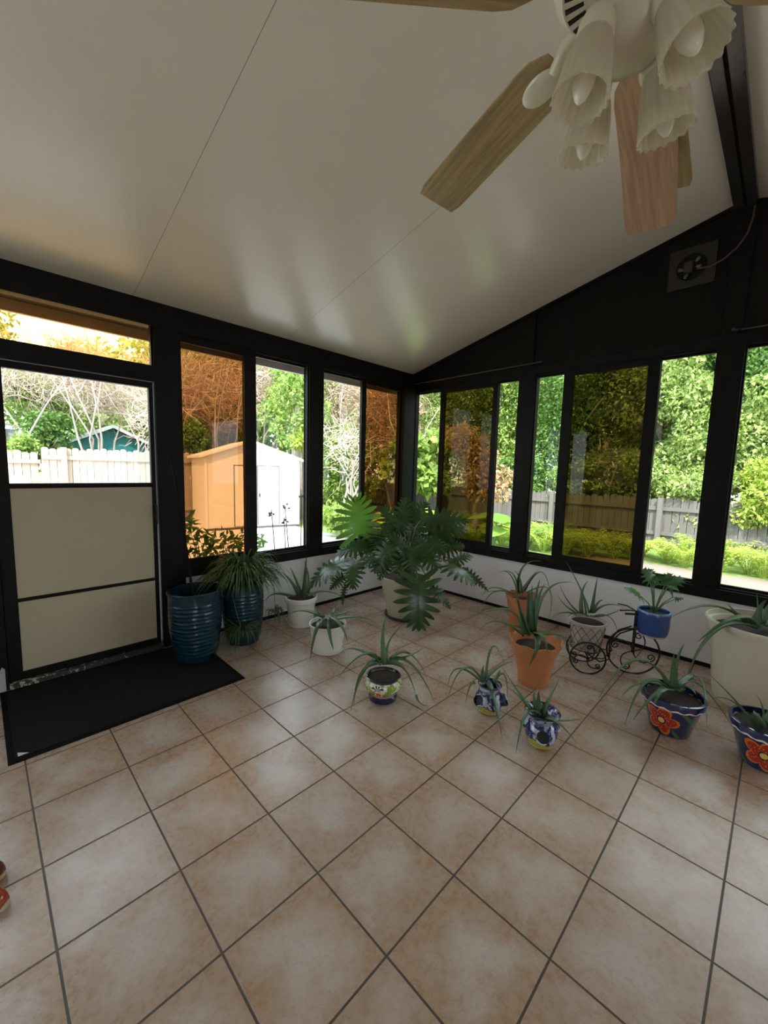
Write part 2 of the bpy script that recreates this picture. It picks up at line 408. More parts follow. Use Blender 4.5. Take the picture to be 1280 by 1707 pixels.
def talavera_multi(th0):
    m, nt, b = new_mat('green_white_pot_with_navy_foot')
    ob, x, y, z = coords(nt)
    th = (y.atan2(x) - th0).wrap(-PI / 3, PI / 3)
    n = noise(nt, ob, 55, 2); n2 = noise(nt, ob, 16, 3)
    c = mix(nt, n2.gt(0.5), (0.66, 0.66, 0.54), (0.24, 0.34, 0.06))
    c = mix(nt, n.gt(0.62), c, (0.55, 0.58, 0.2))
    w = (th * 6).cos() * 0.008
    line = ((z - 0.074 - w).abs()).lt(0.0028)
    low = (z - w).lt(0.074)
    chk = ((th * 14).sin() * ((z * 480).sin())).gt(0)
    lowc = mix(nt, chk, (0.68, 0.58, 0.45), (0.45, 0.13, 0.10))
    c = mix(nt, low, c, lowc); c = mix(nt, line, c, (0.02, 0.015, 0.03))
    s, t = th * 0.10, z - 0.112                                     # navy fan motif
    r = (s * s + t * t * 3).sqrt(); ph = t.atan2(s)
    c = mix(nt, r.lt(0.036) * t.gt(-0.012), c, (0.70, 0.70, 0.66))
    c = mix(nt, r.lt(0.034) * (ph * 7).sin().gt(-0.1) * t.gt(-0.010), c, (0.012, 0.012, 0.05))
    s2, t2 = (th - 0.05) * 0.10, z - 0.078                          # little red and yellow flower
    r2 = (s2 * s2 + t2 * t2).sqrt(); ph2 = t2.atan2(s2)
    e2 = ((ph2 * 4).cos().abs() * 0.3 + 0.7) * 0.023
    c = mix(nt, r2.lt(e2), c, (0.82, 0.55, 0.22)); c = mix(nt, r2.lt(0.013), c, (0.50, 0.03, 0.02)); c = mix(nt, r2.lt(0.005), c, (0.75, 0.25, 0.15))
    c = mix(nt, z.lt(0.036), c, (0.012, 0.012, 0.06)); c = mix(nt, z.gt(0.1385), c, (0.012, 0.012, 0.05))
    nt.links.new(c, b.inputs['Base Color']); b.inputs['Roughness'].default_value = 0.15; b.inputs['Coat Weight'].default_value = 0.4
    return m


def talavera_blue():
    m, nt, b = new_mat('blue_white_yellow_glaze')
    ob, x, y, z = coords(nt)
    n = noise(nt, ob, 30, 2); n2 = noise(nt, ob, 13, 2, 0.5, 0.8)
    vo = nt.nodes.new('ShaderNodeTexVoronoi'); vo.inputs['Scale'].default_value = 75; nt.links.new(ob, vo.inputs['Vector'])
    vd = V(nt, vo.outputs['Distance'])
    c = mix(nt, n2.step(0.46, 0.54), (0.012, 0.013, 0.10), (0.46, 0.50, 0.62))
    c = mix(nt, vd.lt(0.22) * n2.lt(0.5), c, (0.30, 0.33, 0.62))
    c = mix(nt, n.gt(0.63), c, (0.02, 0.02, 0.07))
    w = (y.atan2(x) * 3).sin() * 0.012 + 0.052
    yel = mix(nt, vd.lt(0.3), (0.42, 0.37, 0.06), (0.62, 0.55, 0.20))
    c = mix(nt, (z - w).lt(0.0), c, yel); c = mix(nt, (z - w).abs().lt(0.003), c, (0.01, 0.01, 0.03))
    nt.links.new(c, b.inputs['Base Color']); b.inputs['Roughness'].default_value = 0.15; b.inputs['Coat Weight'].default_value = 0.4
    return m


def terracotta_mat():
    m, nt, b = new_mat('terracotta')
    ob, x, y, z = coords(nt)
    n = noise(nt, ob, 9, 4); n2 = noise(nt, scaled(nt, ob, (1, 1, 9)), 14, 3)
    c = mix(nt, n, (0.56, 0.225, 0.085), (0.40, 0.15, 0.055)); c = mix(nt, n2.gt(0.66) * 0.25, c, (0.62, 0.36, 0.20))
    nt.links.new(c, b.inputs['Base Color']); b.inputs['Roughness'].default_value = 0.75
    bump(nt, b, n2, 0.12, 0.004)
    return m


def rubber_mat():
    m, nt, b = new_mat('black_doormat_pile')
    ob, x, y, z = coords(nt)
    n = noise(nt, ob, 300, 2)
    nt.links.new(mix(nt, n, (0.006, 0.006, 0.007), (0.018, 0.018, 0.019)), b.inputs['Base Color'])
    b.inputs['Roughness'].default_value = 0.95; b.inputs['Specular IOR Level'].default_value = 0.1
    bump(nt, b, n, 0.6, 0.004)
    return m


# ------------------------------------------------------------------ mesh collecting
class MB:
    def __init__(s):
        s.v, s.f, s.mi = [], [], []

    def add(s, vs, fs, mi=0):
        o = len(s.v); s.v += [tuple(map(float, p)) for p in vs]
        s.f += [tuple(i + o for i in f) for f in fs]; s.mi += [mi] * len(fs)
        return s

    def box(s, a, b, mi=0):
        x0, y0, z0 = (min(p, q) for p, q in zip(a, b)); x1, y1, z1 = (max(p, q) for p, q in zip(a, b))
        return s.add([(x0, y0, z0), (x1, y0, z0), (x1, y1, z0), (x0, y1, z0), (x0, y0, z1), (x1, y0, z1), (x1, y1, z1), (x0, y1, z1)],
                     [(0, 3, 2, 1), (4, 5, 6, 7), (0, 1, 5, 4), (1, 2, 6, 5), (2, 3, 7, 6), (3, 0, 4, 7)], mi)

    def prism(s, poly, d, mi=0):
        """poly: 3D points of a planar face; d: extrusion vector"""
        n = len(poly); d = Vector(d); a = [Vector(p) for p in poly]; b = [p + d for p in a]
        return s.add(a + b, [tuple(range(n))[::-1], tuple(range(n, 2 * n))] + [(i, (i + 1) % n, n + (i + 1) % n, n + i) for i in range(n)], mi)

    def tube(s, pts, r, n=8, mi=0, closed=False, caps=True):
        P = [Vector(p) for p in pts]; m = len(P)
        R_ = r if isinstance(r, (list, tuple)) else [r] * m
        ref = None; rings = []
        for i, p in enumerate(P):
            if closed: t = P[(i + 1) % m] - P[i - 1]
            else: t = P[min(i + 1, m - 1)] - P[max(i - 1, 0)]
            t = t.normalized() if t.length > 1e-9 else Vector((0, 0, 1))
            if ref is None: ref = Vector((0, 0, 1)) if abs(t.z) < 0.9 else Vector((1, 0, 0))
            a = ref - t * ref.dot(t)
            if a.length < 1e-5: a = t.orthogonal()
            a.normalize(); b = t.cross(a); ref = a
            rings.append([p + (a * math.cos(2 * PI * k / n) + b * math.sin(2 * PI * k / n)) * R_[i] for k in range(n)])
        vs = [q for rg in rings for q in rg]; fs = []
        for i in range(m if closed else m - 1):
            j = (i + 1) % m
            for k in range(n):
                fs.append((i * n + k, i * n + (k + 1) % n, j * n + (k + 1) % n, j * n + k))
        if not closed and caps: fs += [tuple(range(n))[::-1], tuple(range((m - 1) * n, m * n))]
        return s.add(vs, fs, mi)

    def lathe(s, prof, c=(0, 0, 0), n=40, mi=0, wob=None, caps=True, ax=None):
        """prof: (r, z); wob(theta, i) -> (dr, dz)"""
        cx, cy, cz = c; vs = []; m = len(prof)
        for i, (r, z) in enumerate(prof):
            for k in range(n):
                a = 2 * PI * k / n; dr, dz = wob(a, i) if wob else (0, 0)
                p = Vector(((r + dr) * math.cos(a), (r + dr) * math.sin(a), z + dz))
                if ax is not None: p = ax @ p
                vs.append((cx + p.x, cy + p.y, cz + p.z))
        fs = [(i * n + k, i * n + (k + 1) % n, (i + 1) * n + (k + 1) % n, (i + 1) * n + k) for i in range(m - 1) for k in range(n)]
        if caps: fs += [tuple(range(n))[::-1], tuple(range((m - 1) * n, m * n))]
        return s.add(vs, fs, mi)

    def build(s, name, mats, parent=None, smooth=False, bevel=0.0, recalc=True):
        loc = Vector((0, 0, 0))
        if parent is not None: loc = parent['_o'] if '_o' in parent else (0, 0, 0); loc = Vector(loc)
        me = bpy.data.meshes.new(name)
        me.from_pydata([(p[0] - loc.x, p[1] - loc.y, p[2] - loc.z) for p in s.v], [], s.f)
        mats = mats if isinstance(mats, (list, tuple)) else [mats]
        for m in mats: me.materials.append(m)
        if len(mats) > 1: me.polygons.foreach_set('material_index', s.mi)
        if recalc:
            bm = bmesh.new(); bm.from_mesh(me); bmesh.ops.recalc_face_normals(bm, faces=bm.faces); bm.to_mesh(me); bm.free()
        o = bpy.data.objects.new(name, me); COL.objects.link(o)
        if smooth:
            me.polygons.foreach_set('use_smooth', [True] * len(me.polygons))
            if smooth != 'all': me.set_sharp_from_angle(angle=math.radians(40))
        if bevel:
            bv = o.modifiers.new('bevel', 'BEVEL'); bv.width = bevel; bv.segments = 2; bv.limit_method = 'ANGLE'
        if parent is not None:
            o.parent = parent; o['_o'] = tuple(loc)
        me.update()
        return o


def leaf_cloud(name, mat, parent, blobs, size, aspect=0.45, droop=0.3, shell=0.6):
    """blobs: (centre, radii, count). Thousands of folded leaves, one mesh."""
    V_, n_all = [], 0
    for c, rad, n in blobs:
        d = rng.normal(size=(n, 3)); d /= np.linalg.norm(d, axis=1)[:, None]
        rr = rng.uniform(0, 1, n) ** (1 / 3) * (1 - shell) + shell * rng.uniform(0.75, 1.0, n)
        rr *= 1 + 0.18 * np.sin(5 * d[:, 0] + 3 * d[:, 2] + c[0]) * np.cos(4 * d[:, 1])
        p = np.array(c) + d * rr[:, None] * np.array(rad)
        ax = rng.normal(size=(n, 3)) + d * 0.6; ax[:, 2] -= droop; ax /= np.linalg.norm(ax, axis=1)[:, None]
        nr = rng.normal(size=(n, 3)) * 0.8; nr[:, 2] += 0.9; nr += d * 0.5
        sd = np.cross(nr, ax); sd /= np.linalg.norm(sd, axis=1)[:, None] + 1e-9
        up = np.cross(ax, sd); s = size * rng.uniform(0.6, 1.25, n)[:, None]
        q = np.stack([p, p + s * (ax * 0.45 + sd * aspect * 0.5 + up * 0.08), p + s * (ax - up * 0.12), p + s * (ax * 0.45 - sd * aspect * 0.5 + up * 0.08)], 1)
        V_.append(q.reshape(-1, 3)); n_all += n
    v = np.concatenate(V_)
    if parent is not None: v = v - np.array(parent['_o'])
    return fast_mesh(name, v, 4, mat, parent)


def fast_mesh(name, v, k, mat, parent):
    n = len(v) // k
    me = bpy.data.meshes.new(name)
    me.vertices.add(len(v)); me.vertices.foreach_set('co', v.astype(np.float32).ravel())
    me.loops.add(len(v)); me.loops.foreach_set('vertex_index', np.arange(len(v), dtype=np.int32))
    me.polygons.add(n); me.polygons.foreach_set('loop_start', np.arange(0, len(v), k, dtype=np.int32))
    me.materials.append(mat); me.update(calc_edges=True); me.validate()
    o = bpy.data.objects.new(name, me); COL.objects.link(o)
    if parent is not None: o.parent = parent; o['_o'] = tuple(parent['_o'])
    return o


def twig_cloud(name, mat, parent, blobs, length, rad=0.006, base=None, curl=0.35):
    """tangles of thin bare twigs, each a bent three-sided stick"""
    vs, fs = [], []
    for c, r, n in blobs:
        for _ in range(n):
            d = rng.normal(size=3); d /= np.linalg.norm(d)
            p = np.array(c) + d * rng.uniform(0, 1) ** 0.45 * np.array(r)
            t = rng.normal(size=3) + d * 0.7 + np.array([0, 0, 0.25]); t /= np.linalg.norm(t)
            L = length * rng.uniform(0.5, 1.4); w = rad * rng.uniform(0.6, 1.5)
            a = np.cross(t, rng.normal(size=3)); a /= np.linalg.norm(a); b = np.cross(t, a)
            o = len(vs); seg = 3
            for i in range(seg + 1):
                ww = w * (1 - 0.7 * i / seg)
                for k in range(3):
                    an = 2 * PI * k / 3; vs.append(p + (a * math.cos(an) + b * math.sin(an)) * ww)
                t = t + rng.normal(size=3) * curl; t /= np.linalg.norm(t); p = p + t * L / seg
            for i in range(seg):
                for k in range(3):
                    fs.append((o + i * 3 + k, o + i * 3 + (k + 1) % 3, o + i * 3 + 3 + (k + 1) % 3, o + i * 3 + 3 + k))
    m = MB(); m.v = [tuple(p) for p in vs]; m.f = fs; m.mi = [0] * len(fs)
    return m.build(name, mat, parent, recalc=False)


# ------------------------------------------------------------------ scene bookkeeping
def tag(o, label=None, cat=None, group=None, kind=None):
    if label: o['label'] = label
    if cat: o['category'] = cat
    if group: o['group'] = group
    if kind: o['kind'] = kind
    return o


def thing(name, loc, label, cat, group=None):
    o = bpy.data.objects.new(name, None); COL.objects.link(o); o.location = loc; o.empty_display_size = 0.05
    o['_o'] = tuple(float(v) for v in loc)
    return tag(o, label, cat, group)


def struct(o, label, cat='structure'):
    return tag(o, label, cat, None, 'structure')


def box_struct(name, a, b, mat, label, cat='trim', bevel=0.003):
    return struct(MB().box(a, b).build(name, mat, bevel=bevel), label, cat)


# ------------------------------------------------------------------ materials
FRAME = plain('dark_bronze_paint', (0.009, 0.008, 0.0075), 0.5, spec=0.14, vary=0.25, scale=14, bmp=0.05)
GABLE = plain('dark_panel_paint', (0.0065, 0.0058, 0.005), 0.6, spec=0.18, vary=0.3, scale=9, bmp=0.08, bscale=40)
WHITE = plain('white_wall_panel', (0.74, 0.74, 0.75), 0.5, vary=0.03, scale=5)
TILE = tile_mat()
CEIL = ceiling_mat()
DOORP = plain('beige_door_panel', (0.46, 0.395, 0.275), 0.6, vary=0.06, scale=3, bmp=0.05, bscale=120)
CLEAR = glass_mat('clear_glass', (0.985, 0.99, 0.985), 0.03)
AMBER = glass_mat('amber_tinted_glass', (0.56, 0.395, 0.245), 0.035)
BROWN = glass_mat('brown_tinted_glass', (0.385, 0.32, 0.185), 0.025)
PALE = glass_mat('pale_amber_glass', (0.90, 0.70, 0.45), 0.04)
BLACKM = plain('black_wrought_iron', (0.012, 0.011, 0.010), 0.45, vary=0.2)
SOIL = plain('potting_soil', (0.035, 0.022, 0.014), 0.95, vary=0.5, scale=60, bmp=0.6, bscale=150)
CREAM = plain('cream_plastic', (0.62, 0.575, 0.455), 0.42, vary=0.05)
WPLAST = plain('white_plastic', (0.78, 0.77, 0.73), 0.45, vary=0.05)
ALOE_M = leaf_mat('aloe_leaf', (0.055, 0.13, 0.055), (0.115, 0.21, 0.105), 0.38, 0.12, 0.5)
PHILO_M = leaf_mat('philodendron_leaf', (0.018, 0.058, 0.016), (0.045, 0.115, 0.028), 0.28, 0.18, 0.55)
PHILO_BACKLIT = leaf_mat('backlit_philodendron_leaf', (0.09, 0.22, 0.025), (0.11, 0.26, 0.03), 0.3, 0.5, 0.5)  # lighter copy of the leaf colour, backlight painted in
SPIDER_M = leaf_mat('spider_plant_leaf', (0.045, 0.10, 0.03), (0.14, 0.22, 0.08), 0.42, 0.25, 0.4)
PETIOLE = plain('green_petiole', (0.10, 0.17, 0.05), 0.5)
TERRA = terracotta_mat()
BARK = plain('grey_bark', (0.30, 0.25, 0.20), 0.9, vary=0.3, scale=8, bmp=0.6, bscale=20)
PALEBARK = plain('pale_bark', (0.44, 0.38, 0.33), 0.9, vary=0.2, scale=8, bmp=0.4, bscale=20)

# ------------------------------------------------------------------ room shell
XR, YB = 2 * RIDGE, -6.4
fl = MB().box((-0.06, YB - 0.06, -0.12), (XR + 0.06, 0.06, 0)).build('floor', TILE)
struct(fl, 'beige square ceramic floor tiles with dark grout lines', 'floor')

cl = MB()
for x0, x1 in ((-0.36, RIDGE), (RIDGE, XR + 0.36)):
    y0, y1 = YB - 0.2, 0.22
    cl.prism([(x0, y0, ceil_z(x0)), (x1, y0, ceil_z(x1)), (x1, y0, ceil_z(x1) + 0.08), (x0, y0, ceil_z(x0) + 0.08)], (0, y1 - y0, 0))
struct(cl.build('ceiling', CEIL), 'sloping off-white ceiling of embossed panels with thin seams', 'ceiling')

tn = [0]


def trim(a, b, label, mat=FRAME, bevel=0.003):
    tn[0] += 1
    return box_struct('trim_%d' % tn[0], a, b, mat, label, 'trim', bevel)


SILL0, SILL1, HEADL, HEADR = 0.527, 0.608, 2.387, 2.349
D = 0.07                                                             # wall depth
# white knee walls
kw = MB().box((-D, -2.669, 0.028), (0, 0, SILL0))
struct(kw.build('wall_left', WHITE, bevel=0.002), 'low white wall under the left windows', 'wall')
kw = MB().box((-D, 0, 0.028), (XR, D, SILL0))
struct(kw.build('wall_right', WHITE, bevel=0.002), 'low white wall under the wide run of windows', 'wall')
gw = MB().prism([(0, 0.004, HEADR + 0.06), (XR, 0.004, HEADR + 0.06), (XR, 0.004, ceil_z(XR) - 0.001), (RIDGE, 0.004, ceil_z(RIDGE) - 0.001), (0, 0.004, ceil_z(0) - 0.001)], (0, D - 0.01, 0))
struct(gw.build('wall_gable', GABLE), 'dark gable wall above the right windows', 'wall')
struct(MB().box((-D, YB, 0), (0, -3.86, SILL0)).build('wall_left', WHITE), 'low white wall left of the door, out of view', 'wall')
fw = MB().box((XR, YB, 0), (XR + D, -5.6, CEIL0)).box((XR, -4.4, 0), (XR + D, 0, CEIL0)).box((XR, -5.6, 0), (XR + D, -4.4, SILL0)).box((XR, -5.6, HEADR), (XR + D, -4.4, CEIL0))
struct(fw.build('wall_far_side', plain('house_stucco', (0.72, 0.68, 0.60), 0.8, bmp=0.2)), 'pale stucco side wall, unseen, closed but for one opening to dim the room', 'wall')  # unseen wall kept nearly solid to cut fill light from behind
bw = MB().prism([(0, YB, 0), (XR, YB, 0), (XR, YB, ceil_z(XR)), (RIDGE, YB, ceil_z(RIDGE)), (0, YB, ceil_z(0))], (0, -0.1, 0))
struct(bw.build('wall_back', plain('house_stucco', (0.72, 0.68, 0.60), 0.8, bmp=0.2)), 'pale stucco house wall behind the camera', 'wall')
# dark base strips
struct(MB().box((-D, -2.669, 0), (0.006, 0, 0.030)).build('baseboard_left', FRAME), 'thin dark strip under the left wall', 'baseboard')
struct(MB().box((0, -0.006, 0), (XR, D, 0.030)).build('baseboard_right', FRAME), 'thin dark strip under the right wall', 'baseboard')
# header, posts and sills of the left wall
trim((-D, YB, HEADL), (0.012, 0.0, CEIL0 - 0.0005), 'dark header beam along the top of the left wall')
trim((-D, -2.846, 0), (0.016, -2.669, HEADL), 'dark post between the door and the left windows')
trim((-D, -1.513, SILL0), (0.02, -1.346, HEADL), 'dark post between the two pairs of left windows')
trim((-D, -0.20, SILL0), (0.05, 0.02, HEADL), 'dark corner post between the left and right windows')
trim((-D, -2.669, SILL0), (0.022, -1.513, SILL1), 'dark sill under the first pair of left windows')
trim((-D, -1.346, SILL0), (0.022, -0.20, SILL1), 'dark sill under the second pair of left windows')
trim((-D, -3.86, 0), (0.016, -3.72, HEADL), 'dark post left of the door with chipped paint at its foot')
trim((-D, -5.2, SILL0), (0.016, -5.05, HEADL), 'dark post in the left wall out of view')
trim((-D, YB, 0), (0.016, YB + 0.15, HEADL), 'dark end post of the left wall out of view')
trim((-D, YB, SILL0), (0.02, -3.86, SILL1), 'dark sill left of the door out of view')
# right wall
trim((0.0, -0.010, HEADR), (XR, D, HEADR + 0.075), 'dark header rail above the right windows')
trim((1.377, -0.016, SILL0), (1.537, D, HEADR), 'dark post left of the middle right windows')
trim((2.880, -0.016, SILL0), (3.023, D, HEADR), 'dark post near the right edge of the view')
trim((1.455, -0.012, HEADR + 0.07), (1.505, 0.03, ceil_z(1.455) - 0.004), 'narrow dark batten up the gable')
trim((2.885, -0.014, HEADR + 0.07), (3.0, 0.03, 3.24), 'dark batten below the ridge beam')
trim((4.45, -0.016, SILL0), (4.6, D, HEADR), 'dark right wall post out of view')
trim((0.0, -0.022, SILL0), (XR, D, SILL1), 'dark sill under the right windows')
gr = MB().prism([(0, -0.014, ceil_z(0) - 0.001), (RIDGE, -0.014, ceil_z(RIDGE) - 0.001), (RIDGE, -0.014, ceil_z(RIDGE) - 0.028), (0, -0.014, ceil_z(0) - 0.028)], (0, 0.05, 0))
tn[0] += 1; struct(gr.build('trim_%d' % tn[0], FRAME), 'dark rake moulding along the sloping ceiling', 'trim')
# ridge beam: two channels with a groove
rb = thing('ridge_beam', (RIDGE, 0, 3.2), 'dark glossy ridge beam running up the ceiling beside the fan', 'beam'); tag(rb, kind='structure')
BEAM = plain('glossy_dark_paint', (0.028, 0.027, 0.024), 0.22, vary=0.2, scale=10)
zb = ceil_z(2.88)
MB().box((2.880, YB, zb - 0.045), (2.936, 0, zb + 0.03)).build('channel', BEAM, rb, bevel=0.004)
MB().box((2.948, YB, zb - 0.045), (3.004, 0, zb + 0.03)).build('channel', BEAM, rb, bevel=0.004)
MB().box((2.930, YB, zb - 0.025), (2.954, 0, zb + 0.03)).build('web', FRAME, rb)
# eave board outside the left windows
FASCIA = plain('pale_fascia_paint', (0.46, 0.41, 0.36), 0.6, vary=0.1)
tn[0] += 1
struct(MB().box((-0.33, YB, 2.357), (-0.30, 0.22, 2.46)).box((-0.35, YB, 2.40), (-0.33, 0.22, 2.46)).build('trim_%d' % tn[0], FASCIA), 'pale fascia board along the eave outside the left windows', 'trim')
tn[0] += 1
struct(MB().box((-0.30, YB, 2.43), (-0.02, 0.22, 2.445)).build('trim_%d' % tn[0], plain('shade_brown_soffit', (0.03, 0.023, 0.018), 0.8)), 'brown soffit under the eave, its shade put into the colour', 'trim')  # brown taken close to black to paint in the eave shade

# ------------------------------------------------------------------ windows
wn_ = [0]


def frame_rect(m, axis, p, a0, a1, z0, z1, w, t0, t1):
    """rectangular frame in a wall plane. axis 'y': wall x = p; axis 'x': wall y = p"""
    def bx(u0, u1, q0, q1):
        if axis == 'y': m.box((p + t0, u0, q0), (p + t1, u1, q1))
        else: m.box((u0, p + t0, q0), (u1, p + t1, q1))
    bx(a0, a0 + w, z0, z1); bx(a1 - w, a1, z0, z1); bx(a0 + w, a1 - w, z0, z0 + w); bx(a0 + w, a1 - w, z1 - w, z1)


def pane(parent, axis, p, a0, a1, z0, z1, mat, name='pane', th=0.004):
    m = MB()
    if axis == 'y': m.box((p, a0, z0), (p + th, a1, z1))
    else: m.box((a0, p, z0), (a1, p + th, z1))
    return m.build(name, mat, parent)


def window(axis, a0, a1, z0, z1, sashes, label):
    """sashes: (a0, a1, glass material, label, depth)"""
    wn_[0] += 1
    s = -1 if axis == 'y' else 1
    loc = (0, (a0 + a1) / 2, z0) if axis == 'y' else ((a0 + a1) / 2, 0, z0)
    w = thing('window_%d' % wn_[0], loc, label, 'window'); tag(w, kind='structure')
    m = MB(); frame_rect(m, axis, 0, a0, a1, z0, z1, 0.012, *sorted((s * 0.0, s * 0.06))); m.build('frame', FRAME, w)
    for (b0, b1, wl, wr, wd, g, lab, dep) in sashes:
        q0, q1 = sorted((s * dep, s * (dep + 0.022))); h0, h1 = z0 + 0.012, z1 - 0.012
        m = MB()

        def bx(u0, u1, c0, c1):
            if axis == 'y': m.box((q0, u0, c0), (q1, u1, c1))
            else: m.box((u0, q0, c0), (u1, q1, c1))
        bx(b0, b0 + wl, h0, h1); bx(b1 - wr, b1, h0, h1); bx(b0 + wl, b1 - wr, h0, h0 + wd); bx(b0 + wl, b1 - wr, h1 - wd, h1)
        so = m.build('sash', FRAME, w, bevel=0.002)
        if lab: so['label'] = lab
        pane(so, axis, s * (dep + 0.012), b0 + wl * 0.6, b1 - wr * 0.6, h0 + wd * 0.5, h1 - wd * 0.5, g)
    return w


lz0, lz1 = SILL1, HEADL
CS, AS, BS = 'clear sash', 'amber tinted sash', 'brown tinted sash'
window('y', -2.669, -1.513, lz0, lz1, [(-2.667, -2.047, 0.012, 0.105, 0.048, AMBER, AS, 0.006), (-2.15, -1.515, 0.10, 0.010, 0.022, CLEAR, CS, 0.034)],
       'left wall window nearest the door, amber pane beside a clear pane')
window('y', -1.346, -0.20, lz0, lz1, [(-1.344, -0.756, 0.008, 0.05, 0.022, CLEAR, CS, 0.034), (-0.819, -0.202, 0.064, 0.016, 0.048, AMBER, AS, 0.006)],
       'left wall window next to the room corner, clear pane then amber pane')
rz0, rz1 = SILL1, HEADR
window('x', 0.046, 1.377, rz0, rz1, [(0.047, 0.46, 0.006, 0.045, 0.018, CLEAR, CS, 0.034), (0.415, 1.139, 0.068, 0.054, 0.046, BROWN, BS, 0.006), (1.10, 1.376, 0.04, 0.006, 0.018, CLEAR, CS, 0.034)],
       'right wall window next to the room corner with a brown pane between clear ones')
window('x', 1.537, 2.880, rz0, rz1, [(1.538, 1.83, 0.006, 0.036, 0.018, CLEAR, CS, 0.034), (1.795, 2.533, 0.092, 0.085, 0.046, BROWN, BS, 0.006), (2.50, 2.879, 0.034, 0.006, 0.018, CLEAR, CS, 0.034)],
       'middle right wall window with a wide brown pane behind the plant tricycle')
window('x', 3.023, 4.45, rz0, rz1, [(3.024, 3.7, 0.006, 0.03, 0.018, CLEAR, CS, 0.034), (3.66, 4.44, 0.03, 0.03, 0.03, CLEAR, CS, 0.006)],
       'right wall window cut by the right edge of the photo')
window('y', -5.05, -3.86, lz0, lz1, [(-5.04, -3.87, 0.02, 0.02, 0.02, CLEAR, None, 0.02)], 'left wall window left of the door, outside the photo')

# door and transom
dr = thing('door_1', (0, -3.28, 0), 'dark framed door with a glass top and two beige lower panels', 'door'); tag(dr, kind='structure')
dy0, dy1 = -3.7195, -2.854
m = MB()
m.box((-0.045, dy0, 0.035), (-0.005, -3.652, 1.998)).box((-0.045, -2.882, 0.035), (-0.005, dy1, 1.998))
m.box((-0.045, -3.652, 1.955), (-0.005, -2.882, 1.998)).box((-0.045, -3.652, 1.244), (-0.005, -2.882, 1.275))
m.box((-0.045, -3.652, 0.537), (-0.005, -2.882, 0.560)).box((-0.045, -3.652, 0.035), (-0.005, -2.882, 0.088))
m.build('door_frame', FRAME, dr, bevel=0.003)
MB().box((-0.035, -3.655, 0.085), (-0.012, -2.879, 0.540)).build('lower_panel', DOORP, dr, bevel=0.002)
MB().box((-0.035, -3.655, 0.557), (-0.012, -2.879, 1.247)).build('upper_panel', DOORP, dr, bevel=0.002)
pane(dr, 'y', -0.028, -3.655, -2.879, 1.272, 1.958, CLEAR, 'glass_pane')
dh = MB().tube([(0.02, -2.866, 0.98), (0.035, -2.866, 0.99), (0.035, -2.866, 1.09), (0.02, -2.866, 1.10)], 0.006, 8).box((-0.006, -2.874, 0.965), (0.022, -2.858, 1.115))
dh.build('handle', BLACKM, dr)
trim((-D, -3.72, 2.003), (0.014, -2.846, 2.105), 'dark rail between the door and the transom window')
wn_[0] += 1
tw = thing('window_%d' % wn_[0], (0, -3.28, 2.105), 'transom window of pale amber glass above the door', 'window'); tag(tw, kind='structure')
m = MB(); frame_rect(m, 'y', 0, -3.72, -2.846, 2.105, 2.400, 0.012, -0.05, -0.005); m.build('frame', FRAME, tw)
pane(tw, 'y', -0.03, -3.706, -2.860, 2.115, 2.395, PALE)
# door threshold with flaking paint
m, nt, b = new_mat('flaking_threshold_paint')
ob, x, y, z = coords(nt)
nn = noise(nt, ob, 34, 4, 0.6); fac = (nn - (y + 3.3) * 0.22).gt(0.60)
nt.links.new(mix(nt, fac, (0.035, 0.031, 0.028), (0.42, 0.40, 0.35)), b.inputs['Base Color']); b.inputs['Roughness'].default_value = 0.75
tn[0] += 1
struct(MB().box((-D, -3.72, 0), (0.03, -2.846, 0.034)).build('trim_%d' % tn[0], m, bevel=0.004), 'dark threshold under the door with flaking white paint', 'trim')
m, nt, b = new_mat('bare_primer')
ob, x, y, z = coords(nt)
nt.links.new(mix(nt, noise(nt, ob, 30), (0.5, 0.5, 0.49), (0.34, 0.34, 0.33)), b.inputs['Base Color'])
tn[0] += 1
pp = MB().prism([(0.0162, -3.795, 0.0), (0.0162, -3.735, 0.0), (0.0162, -3.735, 0.14), (0.0162, -3.748, 0.155), (0.0162, -3.765, 0.115), (0.0162, -3.775, 0.10), (0.0162, -3.768, 0.06), (0.0162, -3.79, 0.035)], (0.0012, 0, 0))
struct(pp.build('trim_%d' % tn[0], m), 'pale patch of peeled paint at the foot of the post left of the door', 'trim')

# ------------------------------------------------------------------ curtain rods, wall plate, cable
for x0, x1, lab in ((0.03, 1.585, 'thin dark curtain rod above the windows next to the corner'), (2.965, 4.3, 'thin dark curtain rod at the right edge of the photo')):
    t = thing('curtain_rod', ((x0 + x1) / 2, -0.055, 2.433), lab, 'curtain rod', 'curtain rods on the window wall')
    MB().tube([(x0, -0.055, 2.43), ((x0 + x1) / 2, -0.055, 2.434), (x1, -0.055, 2.44)], 0.0055, 8).build('rod', plain('dull_grey_metal', (0.09, 0.085, 0.08), 0.4, 0.6), t, smooth=True)
    for xx in (x0 + 0.02, x1 - 0.02):
        MB().box((xx - 0.008, -0.062, 2.42), (xx + 0.008, -0.008, 2.432)).box((xx - 0.012, -0.012, 2.41), (xx + 0.012, -0.0095, 2.45)).build('bracket', FRAME, t)
    MB().lathe([(0.001, 0), (0.009, 0.004), (0.011, 0.012), (0.008, 0.02), (0.001, 0.024)], (x1 if x0 < 1 else x0, -0.055, 2.44), 12, ax=Matrix.Rotation(PI / 2 if x0 < 1 else -PI / 2, 3, 'Y')).build('finial', plain('dull_grey_metal', (0.09, 0.085, 0.08)), t, smooth=True)
pl = thing('wall_light_mount', (2.67, 0.004, 2.95), 'dark square mounting plate with an open junction box and loose fittings on the gable', 'light mount')
PX, PZ, PH_ = 2.67, 2.95, 0.14
pm = MB()
ring, sq = [], []
